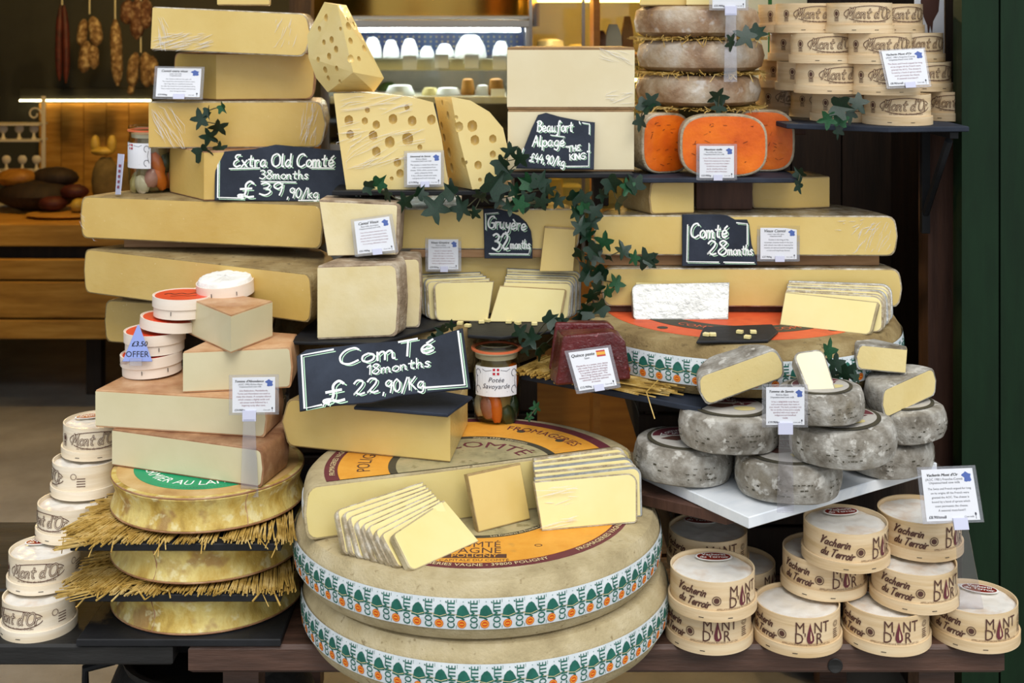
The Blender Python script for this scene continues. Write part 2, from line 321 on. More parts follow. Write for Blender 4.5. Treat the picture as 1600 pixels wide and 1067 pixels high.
# ------------------------------------------------------------------ flat print: strokes and letters
GL = {
'E': [[(5,9.4),(2.2,9.3),(1.1,7.4),(3,5.5)],[(3,5.5),(.6,4.2),(0,1.8),(2,0),(5.4,1)]], 'x': [[(0,5),(4,0)],[(4,5),(0,0)]],
't': [[(2,8.5),(1.6,3),(2,.5),(3.6,.3)],[(0,5.5),(4,5.8)]], 'r': [[(0,5.2),(.4,0)],[(.3,3.5),(1.5,5),(3.2,5)]],
'a': [[(4,4.5),(2,5.3),(.3,3),(.8,.5),(2.5,.3),(4,2.5),(4.1,5)],[(4.1,5),(4,1.2),(5,.2)]],
'O': [[(4,10),(1,8.5),(0,5),(1,1.5),(3.5,0),(6.3,1.5),(7,5),(6,8.8),(4,10)]], 'l': [[(.6,10),(.4,2),(.8,.3),(1.8,.3)]],
'd': [[(4,4.5),(2,5.3),(.3,3),(.8,.5),(2.5,.3),(4,2.5)],[(4.3,10),(4,3),(4.2,.8),(5.2,.2)]],
'C': [[(6.5,8.6),(5,10),(2,9),(.2,5.5),(.8,1.5),(3.5,0),(6.5,1.6)]], 'o': [[(2.2,5.3),(.4,4),(.3,1.3),(2,0),(4,1.2),(4.1,4),(2.2,5.3)]],
'm': [[(0,5.2),(.2,0)],[(.2,3.5),(1.5,5.2),(2.6,4.2),(2.7,0)],[(2.7,3.5),(4.1,5.2),(5.2,4.2),(5.4,.4),(6.2,.1)]],
'n': [[(0,5.2),(.2,0)],[(.2,3.5),(1.7,5.2),(3.1,4.2),(3.2,.6),(4.1,.1)]], 'h': [[(0,10),(.2,0)],[(.2,3.3),(1.7,5.2),(3.1,4.2),(3.2,.6),(4.1,.1)]],
's': [[(3.2,4.6),(1.8,5.4),(.5,4.3),(1.6,2.9),(3,1.6),(2,.2),(0,.7)]], 'e': [[(.3,2.5),(3.8,3),(3.2,5),(1.5,5.1),(.3,3),(.9,.6),(2.4,.1),(4.3,1.2)]],
'3': [[(.4,9),(2.5,10),(4.4,8.5),(3.6,6.2),(1.8,5.4)],[(1.8,5.4),(4.4,4.7),(5,2.3),(2.8,0),(0,1)]],
'8': [[(4.4,8.6),(2.4,10),(.6,8.3),(2.4,5.6),(4.6,3),(3.2,.2),(1,.4),(.2,2.6),(2.4,5.3),(4.4,8)]],
'9': [[(4.3,8.3),(2.5,10),(.4,8.2),(.9,5.8),(2.8,5.3),(4.3,7.6)],[(4.4,9.2),(4.2,4),(3.4,0)]],
'0': [[(2.4,10),(.4,7.5),(.3,3),(2,0),(4.2,2),(4.5,7),(2.4,10)]], '1': [[(0,7.8),(2,10)],[(2,10),(1.7,0)]],
'2': [[(.2,8),(1.6,9.9),(3.9,9),(3.8,6.2),(1.2,2),(.1,.6),(1.2,1.5),(2.6,.2),(4.8,.8)]], '4': [[(2,10),(0,4.2),(4.8,4.4)],[(3.6,6.5),(3.2,0)]],
'£': [[(5.6,8.6),(4.2,10),(2.7,8),(2.9,4),(2.2,1),(.6,.2),(.2,1.4),(2,1.6),(4,.3),(6,.6)],[(.8,5.2),(5,5.6)]],
',': [[(.8,.8),(.2,-1.5)]], '.': [[(.2,.1),(.7,.4)]], '/': [[(4,10.5),(0,-1.5)]], 'k': [[(0,10),(.2,0)],[(3.6,5.2),(.4,2.8)],[(.9,3.2),(3.8,.1)]],
'g': [[(4,4.5),(2,5.3),(.3,3),(.8,.8),(2.5,.5),(4,2.5),(4.1,5)],[(4.1,5),(4,-1.5),(2.4,-3.4),(.3,-2.4)]],
'B': [[(.8,10),(.4,0)],[(-.5,8.6),(2.5,10),(4.9,8.5),(3.6,6),(1.2,5.3)],[(1.2,5.3),(4.8,4.6),(5,1.6),(2.6,0),(0,.6)]],
'u': [[(0,5.2),(.2,1.5),(1.6,.1),(3.2,1.8),(3.5,5.2)],[(3.5,5.2),(3.5,1),(4.5,.2)]],
'f': [[(4.4,9),(3.2,10.2),(2.2,8),(2,0),(1.4,-3),(0,-3)],[(.4,5.2),(4,5.6)]], 'A': [[(0,0),(3.2,10)],[(3.2,10),(5.4,0)],[(1,3.8),(5,4)]],
'p': [[(.2,5.2),(0,-3.4)],[(.2,3.4),(1.8,5.3),(3.8,4.2),(3.6,1.2),(1.8,.1),(.2,1.6)]], 'T': [[(0,9.6),(6.4,10)],[(3.3,9.8),(3,0)]],
'H': [[(0,10),(.2,0)],[(4.6,10),(4.4,0)],[(.2,5),(4.5,5.2)]], 'K': [[(0,10),(.2,0)],[(4.4,10),(.4,4.6)],[(1,5),(4.6,0)]], 'I': [[(.4,10),(.4,0)]],
'N': [[(0,0),(.2,10)],[(.2,10),(4.4,0)],[(4.4,0),(4.6,10)]], 'G': [[(6.2,8.6),(5,10),(2,9),(.2,5.5),(.8,1.5),(3.5,0),(6,1.2),(6.2,4.4)],[(3.6,4.4),(6.4,4.4)]],
'y': [[(0,5.2),(.6,2),(2,1.2),(3.6,3)],[(3.9,5.2),(3.4,-1),(2,-3.2),(.2,-2.6)]],
'M': [[(0,0),(1.4,9.6)],[(1.4,9.6),(3.2,2.5)],[(3.2,2.5),(6,10)],[(6,10),(6.2,.6),(7.4,.2)]],
'V': [[(0,9.2),(1,10),(2.2,0)],[(2.2,0),(3.6,6.5),(5.6,10)]], 'c': [[(3.6,4.4),(2,5.3),(.4,3.6),(.6,1),(2.2,0),(4,1)]],
'i': [[(.2,5.2),(.4,.9),(1.4,.2)],[(.5,7),(.8,7.4)]], "'": [[(.8,10.4),(.2,8.4)]], '"': [[(.4,10.4),(.2,8.6)],[(2,10.4),(1.8,8.6)]],
}
GL['b'] = [[(0,10),(.2,1)],[(.2,3.3),(1.8,5.3),(3.8,4.2),(3.6,1.2),(1.8,.1),(.2,1.4)]]
GL['é'] = GL['e']+[[(2.2,6.4),(4.2,8.2)]]; GL['è'] = GL['e']+[[(1.4,8.2),(3.2,6.4)]]
def smooth(p, k=4):
    if len(p) < 3: return [Vector(q) for q in p]
    p = [Vector(q) for q in p]; out = []
    for i in range(len(p)-1):
        a, b, c, d = p[max(i-1, 0)], p[i], p[i+1], p[min(i+2, len(p)-1)]
        for j in range(k):
            t = j/k; out.append(.5*((2*b)+(c-a)*t+(2*a-5*b+4*c-d)*t*t+(3*b-a-3*c+d)*t**3))
    out.append(p[-1]); return out
TXT = {}
def bfont(s, align='CENTER', res=2):
    key = (s, align)
    if key not in TXT:
        cu = bpy.data.curves.new('t', 'FONT'); cu.body = s; cu.align_x = align; cu.resolution_u = res; cu.fill_mode = 'FRONT'; cu.space_line = 1.0
        ob = bpy.data.objects.new('t', cu); me = ob.to_mesh()
        TXT[key] = ([(v.co.x, v.co.y) for v in me.vertices], [tuple(p.vertices) for p in me.polygons])
        ob.to_mesh_clear(); bpy.data.objects.remove(ob); bpy.data.curves.remove(cu)
    return TXT[key]
class G2:                                                           # flat drawing in (u, v), mapped on to a surface
    def __init__(s): s.v = []; s.f = []
    def add(s, vs, fs):
        k = len(s.v); s.v += [(a, b) for a, b in vs]; s.f += [tuple(i+k for i in f) for f in fs]; return s
    def line(s, pts, w):
        pts = [Vector(p) for p in pts]; vs = []; fs = []
        for i, p in enumerate(pts):
            d = (pts[min(i+1, len(pts)-1)]-pts[max(i-1, 0)])
            if d.length < 1e-9: d = Vector((1, 0))
            d.normalize(); n = Vector((-d.y, d.x))*w/2
            e = d*w*.35 if i == len(pts)-1 else (-d*w*.35 if i == 0 else Vector((0, 0)))
            vs += [p+n+e, p-n+e]
            if i: k = 2*i; fs.append((k-2, k-1, k+1, k))
        return s.add(vs, fs)
    def script(s, t, x, y, size, w, shear=0.0, jit=0.0, off=(0,0), fit=None, rot=0.0):
        """hand lettering; size = capital height; fit = wanted width"""
        sx = 1.0
        adv = lambda: sum((3.0 if c == ' ' else max(p[0] for st in GL[c] for p in st)+1.3) for c in t)*size/10
        if fit: sx = fit/adv()
        cx = x; ca, sa = math.cos(rot), math.sin(rot)
        rs = random.Random(len(t)*17+ord(t[0]))
        for c in t:
            if c == ' ': cx += 3*size/10*sx; continue
            dy = rs.uniform(-jit, jit)*size
            for st in GL[c]:
                q = []
                for p in smooth(st):
                    u = cx-x+(p.x+p.y*shear)*size/10*sx+off[0]; v = p.y*size/10+dy+off[1]
                    q.append((x+u*ca-v*sa, y+u*sa+v*ca))
                s.line(q, w)
            cx += (max(p[0] for st in GL[c] for p in st)+1.3)*size/10*sx
        return s
    def text(s, t, x, y, size, align='CENTER', sx=1.0, shear=0.0, rot=0.0, bold=0.0):
        if bold:
            for k in (-1, 1): s.text(t, x+k*bold*math.cos(rot), y+k*bold*math.sin(rot), size, align, sx, shear, rot)
        vs, fs = bfont(t, align); ca, sa = math.cos(rot), math.sin(rot)
        return s.add([(x+(a*sx+b*shear)*size*ca-b*size*sa, y+(a*sx+b*shear)*size*sa+b*size*ca) for a, b in vs], fs)
    def poly(s, pts): return s.add(pts, [tuple(range(len(pts)))])
    def rect(s, x0, y0, x1, y1): return s.poly([(x0, y0), (x1, y0), (x1, y1), (x0, y1)])
    def disc(s, x, y, rx, ry=None, n=20): 
        ry = ry or rx; return s.poly([(x+rx*math.cos(2*PI*i/n), y+ry*math.sin(2*PI*i/n)) for i in range(n)])
    def ell(s, x, y, rx, ry, w, a0=0, a1=2*PI, n=28): return s.line([(x+rx*math.cos(a0+(a1-a0)*i/n), y+ry*math.sin(a0+(a1-a0)*i/n)) for i in range(n+1)], w)
    def build(s, name, m, parent, mp, loc=None):
        me = bpy.data.meshes.new(name); me.from_pydata([tuple(mp(u, v)) for u, v in s.v], [], s.f); me.update()
        return obj(name, me, m, parent, loc, sharp=0)
def flat(mp, d): return lambda u, v: mp(u, v, d)
def cyl(R, d=0.0, z0=0.0, off=0.0): return lambda u, v: Vector(((R+d)*math.sin(u/R+off), -(R+d)*math.cos(u/R+off), z0+v))

mat('film_crease', ['f4f4f4'], rough=0.15, spec=0.8)
MATS['film_crease'].node_tree.nodes['Principled BSDF'].inputs['Alpha'].default_value = 0.42
def creases(root, box, ang, n, Dl, Dr=None, length=30, w=.0006, lift=.0022, seed=1):
    """fine wrinkles of the cling film lying on a cut face"""
    rs = random.Random(seed+int(box[0])); Dr = Dr or Dl; mb = MB()
    M = (Matrix.Translation(root.location)@root.rotation_euler.to_matrix().to_4x4()).inverted()
    x0, y0, x1, y1 = box
    for i in range(n):
        x, y = rs.uniform(x0, x1), rs.uniform(y0, y1); a = math.radians(ang+rs.uniform(-14, 14)); l = length*rs.uniform(.25, 1)
        p = []
        for t in (-.5, -.17, .17, .5):
            xx = min(max(x+l*t*math.cos(a), x0-4), x1+4); yy = min(max(y-l*t*math.sin(a)+rs.uniform(-.4, .4), y0-4), y1+4)
            D = Dl+(Dr-Dl)*(xx-x0)/max(1, x1-x0)-lift; p.append(M@at(xx, yy, D))
        mb.tube(p, [w*.2, w*rs.uniform(.6, 1.2), w*rs.uniform(.6, 1.2), w*.2], 4)
    return tag(obj('film_crease', mb, 'film_crease', root, sharp=0), kind='stuff')
# ------------------------------------------------------------------ the setting
mat('floor_concrete', ['76726c', '86827b', '949089'], 5, 8, rough=0.55, bump=0.15, bscale=60, speck=('55504a', 120, 0.66, 0.5))
mat('wall_dark', ['3a3a32', '44443a'], 3, 4, rough=0.8)
mat('ceiling_paint', ['5a5040'], rough=0.9)
mat('facade_paint', ['16301e', '1a3823'], 4, 4, rough=0.6)
def struct(name, mb, m, parent=None):
    o = obj(name, mb, m, parent, sharp=30)
    if not parent: tag(o, kind='structure')
    return o
struct('floor', MB().box(-5, 4, -6, 6.5, -0.05, 0.0), 'floor_concrete')
struct('ceiling', MB().box(-3.3, 1.9, 2.62, 6.5, 2.75, 2.8), 'ceiling_paint')
struct('wall_back', MB().box(-3.3, 1.9, 6.4, 6.5, 0, 2.75), 'wall_dark')
struct('wall_left', MB().box(-3.3, -3.2, 2.62, 6.4, 0, 2.75), 'wall_dark')
struct('wall_right', MB().box(1.8, 1.9, 2.62, 6.4, 0, 2.75), 'wall_dark')
struct('wall_front', MB().box(-5, -1.9, 2.5, 2.62, 0, 3.4).box(-1.9, 4, 2.5, 2.62, 2.45, 3.4).box(1.62, 4, 2.5, 2.62, 0, 2.45), 'facade_paint')
# the green boarded shutter at the right, board by board
dr = struct('door_1', MB().box(0.872, 1.62, 2.50, 2.53, 0, 2.45), 'green_paint')
x = 0.868
for k, w in enumerate((0.075, 0.062, 0.005, 0.10, 0.10, 0.10, 0.10, 0.10, 0.09)):
    if w < 0.01: x += w; continue
    obj('board', MB().box(x, x+w-0.004, 2.470, 2.50, 0.0, 2.45, b=0.004), 'green_paint', dr); x += w
# dark partition of old boards behind the right-hand stack, and the reddish jamb
mat('wood_old', ['1e150e', '2b1e14', '3a2a1c'], 4, 6, stretch=(9, 9, 1), rough=0.7, bump=0.4, bscale=10)
mat('wood_red', ['3a241b', '4d3226', '5c3d2e'], 4, 6, stretch=(9, 9, 1), rough=0.65, bump=0.4, bscale=10)
wp = struct('wall_partition', MB().box(0.545, 1.6, 3.06, 3.10, 0, 2.4), 'wood_old')
for k in range(8):
    obj('plank', MB().box(0.545+k*0.12, 0.545+k*0.12+0.116, 3.04, 3.06, 0, 1.36 if k < 5 else 2.4, b=0.003), 'wood_old', wp)
struct('wall_side', MB().box(0.90, 0.94, 2.66, 3.06, 0, 2.4), 'wood_old')
struct('trim_1', MB().box(0.845, 0.90, 2.60, 2.66, 0, 1.30, b=0.004), 'wood_red')

# ------------------------------------------------------------------ display table and what carries the stacks
T0 = 0.485
t = thing('display_table', 'thick dark brown weathered wooden table under the cheese display', 'table', (0.13, 2.5, 0))
def lb(name, m, x0, x1, y0, y1, z0, z1, par, b=0.004):
    l = par.location; return obj(name, MB().box(x0-l.x, x1-l.x, y0-l.y, y1-l.y, z0-l.z, z1-l.z, b=b), m, par)
for k in range(5):
    lb('plank', 'wood_dark', -0.53, 0.806, 2.095+k*0.18, 2.27+k*0.18, T0-0.046, T0, t, 0.006)
kn = MB().lathe([(0.0, 0), (0.006, 0.0006), (0.011, 0.0018), (0.0125, 0.0005), (0.0, 0.0)], 16, M=Matrix.Translation((at(1305, 1040, 2.094)-t.location))@Matrix.Rotation(PI/2, 4, 'X'))
tag(obj('knot', kn, 'wood_black', t))
for x in (-0.46, 0.72):
    for y in (2.2, 2.9): lb('leg', 'wood_dark', x-.03, x+.03, y-.03, y+.03, 0, T0-0.046, t)
t = thing('side_bench', 'scuffed black painted board bench at the lower left', 'bench', (-0.8, 2.4, 0))
lb('plank', 'wood_black', -1.15, -0.556, 2.098, 2.30, T0-0.034, T0, t); lb('plank', 'wood_black', -1.15, -0.556, 2.304, 2.62, T0-0.034, T0, t)
for x in (-1.1, -0.6): lb('leg', 'wood_black', x-.02, x+.02, 2.36, 2.40, 0, T0-0.034, t)
# round dark pot under the bench
pt = thing('metal_pot', 'round dark metal pot standing on the floor below the bench', 'pot', (-0.55, 2.33, -0.0))
obj('body', MB().lathe([(0.0, 0), (0.12, 0), (0.17, 0.06), (0.195, 0.17), (0.19, 0.28), (0.165, 0.34), (0.15, 0.36), (0.155, 0.375), (0.145, 0.375), (0.14, 0.35), (0.0, 0.34)], 40), 'wood_black', pt)
obj('handle', MB().tube([(-.19, -.01, .27), (-.22, -.02, .30), (-.22, -.02, .34), (-.17, -.01, .35)], 0.008, 8), 'slate_black', pt)
def crate(label, x0, x1, y0, y1, z0, z1, m='wood_old'):
    c = thing('wooden_crate', label, 'crate', ((x0+x1)/2, (y0+y1)/2, z0))
    n = max(2, int((z1-z0)/0.085)); hh = (z1-z0-0.012)/n
    for k in range(n):
        za, zb = z0+k*hh+0.003, z0+(k+1)*hh-0.003
        lb('slat', m, x0, x1, y0, y0+.012, za, zb, c, .002); lb('slat', m, x0, x1, y1-.012, y1, za, zb, c, .002)
        lb('slat', m, x0, x0+.012, y0+.013, y1-.013, za, zb, c, .002); lb('slat', m, x1-.012, x1, y0+.013, y1-.013, za, zb, c, .002)
    for x in (x0+.013, x1-.037):
        for y in (y0+.013, y1-.037): lb('corner_post', m, x, x+.024, y, y+.024, z0, z1-.012, c, .002)
    lb('lid', m, x0, x1, y0, y1, z1-.012, z1, c, .002)
    return c
crate('dark slatted crate hidden under the left cheese wedges', -0.78, -0.52, 2.62, 2.95, T0, 0.83)
crate('dark slatted crate standing behind the central cut wheel', -0.44, 0.05, 2.53, 2.95, T0, 0.83)
crate('long dark slatted crate behind the round boxes at the right', 0.30, 0.80, 2.36, 2.93, T0, 0.68)
crate('dark slatted crate carrying the wheel with red label', 0.24, 0.72, 2.42, 2.90, 0.70, 0.844)

def board(name, label, cat, pts, z0, h, m, group=None, b=.0015):
    """a flat board from its plan outline (CCW)"""
    c = sum((Vector(p[:2]) for p in pts), Vector((0, 0)))/len(pts); P = [Vector(p[:2])-c for p in pts]
    r = lambda z, i: [Vector((q.x, q.y, z)) for q in offs(P, [i]*len(P))]
    return tag(obj(name, MB().rings([r(0, b), r(b, 0), r(h-b, 0), r(h, b)]), m, None, (c.x, c.y, z0)), label, cat, group)
def rect(x0, x1, y0, y1): return [(x0, y0), (x1, y0), (x1, y1), (x0, y1)]
# black boards of the left tower
BX0, BX1 = -0.722, -0.378
ZB = [T0, 0.558, 0.641]; BH = 0.012; AH = 0.060
for k, (z, lab) in enumerate(zip(ZB, ('black serving board lying on the bench under the lowest ochre wheel', 'black board with straw between the lowest and middle ochre wheels', 'black board with straw under the wheel with green label'))):
    board('serving_board', lab, 'board', rect(BX0+(0.0 if k else .01), BX1+(0.0 if k else 0.0), 2.092, 2.47), z, BH, 'slate_black', 'black serving boards')
# long boards between the big wedges
board('spacer_board', 'thin wooden board between the two upper left wedges', 'board', rect(-0.80, -0.45, 2.64, 2.72), 1.042, 0.020, 'wood_board', 'wooden spacer boards')
board('spacer_board', 'thin wooden board between the two lower left wedges', 'board', rect(-0.83, -0.52, 2.72, 2.80), 0.921, 0.028, 'wood_board', 'wooden spacer boards')
board('spacer_board', 'wooden board between the two central wedges behind the slices', 'board', rect(-0.20, 0.12, 2.515, 2.66), 1.044, 0.015, 'wood_board', 'wooden spacer boards')
board('spacer_board', 'wooden board between the two long wedges at the right', 'board', rect(0.16, 0.71, 2.475, 2.66), 1.036, 0.022, 'wood_board', 'wooden spacer boards')
board('spacer_board', 'wooden board under the lower long wedge on the red label', 'board', rect(0.16, 0.68, 2.462, 2.64), 0.949, 0.012, 'wood_red', 'wooden spacer boards')
# slates
def jag(pts, k=3, a=.002):
    rs = random.Random(int(abs(pts[0][0])*1000)); out = []
    for i, p in enumerate(pts):
        p = Vector(p[:2]); q = Vector(pts[(i+1) % len(pts)][:2]); d = (q-p); n = Vector((-d.y, d.x)).normalized(); out.append(p)
        for j in range(1, k+1): out.append(p+d*j/(k+1)+n*rs.uniform(-a, a))
    return out
board('slate_shelf', 'long thin slate shelf under the holed cheese', 'slate', jag(rect(-0.345, 0.0, 2.455, 2.76)), 1.174, 0.009, 'slate_black', 'slate shelves')
board('slate_shelf', 'thin slate shelf under the pale square blocks', 'slate', jag(rect(-0.005, 0.232, 2.44, 2.76)), 1.209, 0.009, 'slate_black', 'slate shelves')
board('slate_shelf', 'thin slate shelf under the orange cheeses', 'slate', jag(rect(0.228, 0.55, 2.44, 2.78)), 1.200, 0.009, 'slate', 'slate shelves')
board('slate_shelf', 'wide slate shelf under the stacked round boxes at upper right', 'slate', jag([(0.53, 2.47), (0.70, 2.38), (0.857, 2.40), (0.862, 2.80), (0.50, 2.86)]), 1.301, 0.010, 'slate', 'slate shelves')
board('slate_tile', 'dark slate tile under the tall white-rinded wedges', 'slate', jag([(-0.405, 2.32), (-0.24, 2.31), (-0.092, 2.50), (-0.11, 2.56), (-0.38, 2.53)]), 0.9215, 0.006, 'slate_black', 'slate tiles')
board('slate_tile', 'dark slate tile with cheese cubes in front of central slices', 'slate', jag([(-0.082, 2.37), (-0.02, 2.355), (0.075, 2.40), (0.09, 2.52), (-0.085, 2.56)]), 0.9215, 0.006, 'slate_black', 'slate tiles')
board('slate_tile', 'small slate tile with cheese cubes on the red label', 'slate', jag([atz(1088, 538, .949), atz(1200, 536, .949), atz(1216, 522, .949), atz(1207, 511, .949), atz(1100, 515, .949)], 2), 0.9495, 0.005, 'slate_black', 'slate tiles')
P1 = atz(815, 585, .855); P2 = atz(1095, 637, .855)
board('slate_shelf', 'slate shelf jutting out under straw and red jelly block', 'slate', jag([P1, P2, (0.55, 2.50), (0.23, 2.70)]), 0.845, 0.010, 'slate', 'slate shelves')
board('slate_tile', 'small slate lying on the wedge below the big chalk sign', 'slate', jag([atz(553, 640, .852), atz(700, 652, .852), atz(738, 624, .852), atz(600, 600, .852)], 2), 0.8515, 0.006, 'slate', 'slate tiles')
# marble slab and brown plank for the grey wheels
C0 = Vector((.3755, 2.031)); d1 = Vector((.833, .554)); d2 = Vector((-.554, .833))
board('marble_slab', 'white marble slab under the grey mould-rinded wheels', 'slab', [C0, C0+d1*.46, C0+d1*.46+d2*.27, C0+d2*.27], 0.701, 0.019, 'marble')
Q0 = Vector((.352, 2.098)); 
board('support_plank', 'brown varnished plank sticking out below the marble slab', 'plank', [Q0, Q0+d1*.36, Q0+d1*.36+d2*.24, Q0+Vector((-.15, .10))+d2*.12, Q0+Vector((-.15, .10))], 0.681, 0.019, 'wood_red')
# little blocks that carry the slates
def block(label, x0, x1, y0, y1, z0, z1, m='wood_old'):
    return board('support_block', label, 'block', rect(x0, x1, y0, y1), z0, z1-z0, m, 'support blocks', .002)
block('low dark block under the holed cheese shelf near the left', -0.30, -0.24, 2.54, 2.62, 1.141, 1.173)
block('low dark block under the holed cheese shelf, behind dark ivy', -0.10, -0.03, 2.54, 2.62, 1.141, 1.173)
block('dark block carrying the pale block shelf behind ivy', 0.005, 0.072, 2.54, 2.66, 1.141, 1.208)
block('slim dark upright block between pale blocks and right wedge', 0.165, 0.195, 2.58, 2.66, 1.136, 1.208)
block('dark block hidden behind the pale corner wedge of the left tower', -0.66, -0.52, 2.455, 2.56, .8470, .913)
block('reddish wooden block under the orange cheese shelf', 0.365, 0.475, 2.53, 2.66, 1.136, 1.199, 'wood_red')
# shelf brackets
bk = thing('shelf_bracket', 'black metal diagonal bracket under the upper right slate', 'bracket', (0.84, 2.60, 1.08))
obj('arm', MB().box(-.012, .004, -.18, .0, .206, .219, b=.001), 'slate_black', bk); obj('upright', MB().box(-.012, .004, -.016, -.001, 0, .206, b=.001), 'slate_black', bk)
obj('strut', MB().tube([(-.004, -.012, .04), (-.004, -.15, .20)], .008, 6), 'slate_black', bk)
bk = thing('shelf_bracket', 'black diagonal wooden bracket beside the orange cheeses', 'bracket', (0.60, 3.039, 1.10))
obj('upright', MB().box(-.02, .02, -.03, -.001, 0, .20, b=.002), 'wood_red', bk); obj('arm', MB().box(-.02, .02, -.34, -.03, .17, .199, b=.002), 'wood_red', bk)
obj('strut', MB().tube([(0, -.02, .02), (0, -.26, .17)], .014, 6), 'slate_black', bk)
# ------------------------------------------------------------------ whole wheels
def wprof(R, h, ed=.03, b=.004):
    return [(0, 0), (R-ed, 0), (R-ed*.4, h*.04), (R-ed*.07, h*.2), (R+b, h*.5), (R-ed*.07, h*.8), (R-ed*.4, h*.96), (R-ed, h), (0, h)]
def comte_strip(root, R, h, z0, z1, off, seed, a0=-PI, a1=PI):
    rr = lambda v: R+.0032*(1-((v-h/2)/(h*.3))**2)
    def mp(d): return lambda u, v: Vector(((rr(v)+d)*math.sin(u/R+off), -(rr(v)+d)*math.cos(u/R+off), v))
    n = int((a1-a0)*R/.0075); g = G2(); k = 3
    g.add([(R*(a0+(a1-a0)*i/n), z0+(z1-z0)*j/k) for i in range(n+1) for j in range(k+1)], [(i*(k+1)+j, (i+1)*(k+1)+j, (i+1)*(k+1)+j+1, i*(k+1)+j+1) for i in range(n) for j in range(k)])
    st = g.build('paper_strip', 'strip_paper', root, mp(.0008))
    gg, go, gy, gw = G2(), G2(), G2(), G2(); H = z1-z0; p = .0335; c = int((a1-a0)*R/p); p = (a1-a0)*R/c
    for i in range(c):
        u = R*a0+i*p
        bx, by = u+p*.30, z0+H*.60
        gg.poly([(bx+a*p*.30, by+b*H*.2) for a, b in ((-1,-1),(-.9,-.6),(-.75,.3),(-.35,.85),(.1,1.05),(.5,.7),(.85,.0),(1.05,-.55),(1.0,-.8),(.4,-.95),(-.3,-1.1))])
        gw.line([(bx-p*.27, by-H*.13), (bx, by-H*.165), (bx+p*.27, by-H*.10)], .0009)
        gg.line([(bx-p*.05, by-H*.21), (bx+p*.05, by-H*.26)], .0025)
        gg.line([(u+p*.02, z0+H*.04), (u+p*.02, z1-H*.04)], .0006)
        go.disc(bx-p*.04, z0+H*.19, .0066, n=14); gy.ell(bx-p*.04, z0+H*.19, .0049, .0049, .0011, n=12); gy.line([(bx-p*.04-.0022, z0+H*.19), (bx-p*.04+.0022, z0+H*.19)], .0016)
        gg.text('COMTÉ', u+p*.95, z0+H*.49, .0160, rot=PI/2, sx=.76, bold=.00045)
        gg.disc(bx+p*.02, z0+H*.90, .0007, n=6)
    for gq, nm, mm, dq in ((gg, 'green_print', 'print_green', .0013), (go, 'orange_print', 'print_orange', .0013), (gy, 'yellow_print', 'print_yellow', .0016), (gw, 'cream_print', 'text_cream', .0016)):
        tag(gq.build(nm, mm, st, mp(dq)), kind='stuff')
def ringsec(r0, r1, z, a0=0, a1=2*PI, n=72, h=.0006):
    return MB().lathe([(r0, z), (r1, z), (r1, z+h), (r0, z+h), (r0, z)], n, a0=a0, a1=a1) if r0 > 0 else MB().lathe([(0, z), (r1, z), (r1, z+h), (0, z+h)], n, a0=a0, a1=a1)
def arctext(parent, s, r, size, a_mid, z, m, sx=1.0, name='lettering', inward=False):
    g = G2().text(s, 0, 0, size, sx=sx)
    if inward: f = lambda u, v: Vector(((r+v)*math.cos(a_mid-u/r), (r+v)*math.sin(a_mid-u/r), z))
    else: f = lambda u, v: Vector(((r-v)*math.cos(a_mid+u/r), (r-v)*math.sin(a_mid+u/r), z))
    return g.build(name, m, parent, f)
WC = at(747, 800, 2.2); WB = at(759, 800, 2.2)
wb = thing('whole_cheese', 'big beige wheel at the very bottom with printed strip round its side', 'cheese', (WB.x, 2.2, T0), group='big wheels with printed strips')
obj('rind', MB().lathe(wprof(.31, .100), 128), 'rind_comte', wb); comte_strip(wb, .31, .100, .027, .073, .1, 1)
w2 = thing('whole_cheese', 'big beige wheel with orange label carrying the fanned slices', 'cheese', (WC.x, 2.2, T0+.100), group='big wheels with printed strips')
obj('rind', MB().lathe(wprof(.31, .093), 128), 'rind_comte', w2); comte_strip(w2, .31, .093, .024, .070, .03, 2)
lb2 = obj('paper_label', ringsec(0, .262, .093), 'label_maroon', w2)
obj('label_field', ringsec(.150, .243, .0936), 'label_orange', lb2); obj('label_ring', ringsec(.140, .150, .0938), 'label_dark', lb2); obj('label_centre', ringsec(0, .140, .0937), 'label_beige', lb2)
arctext(lb2, 'FROMAGERIES VAGNE - 39800 POLIGNY', .2565, .0135, -PI/2+.0, .0945, 'text_cream')
arctext(lb2, 'FROMAGERIES VAGNE', .2565, .0135, -PI/2+.95, .0945, 'text_cream')
arctext(lb2, 'Les Fruitières de Franche-Comté', .1475, .0085, -PI/2+.55, .0947, 'text_cream')
g = G2().text('COMTÉ', 0, -.185, .030, sx=.8).text('VAGNE', 0, -.208, .030, sx=.85).text('CAPITALE DU COMTÉ', 0, -.238, .011).ell(.10, -.178, .0055, .004, .0016, n=16)
g.build('lettering', 'text_brown', lb2, lambda u, v: Vector((u, v, .0944)))
G2().rect(-.05, -.2265, .05, -.2115).build('name_bar', 'text_brown', lb2, lambda u, v: Vector((u, v, .0944)))
G2().text('POLIGNY', 0, -.2248, .0175, sx=1.0).build('name_lettering', 'label_orange', lb2, lambda u, v: Vector((u, v, .0950)))
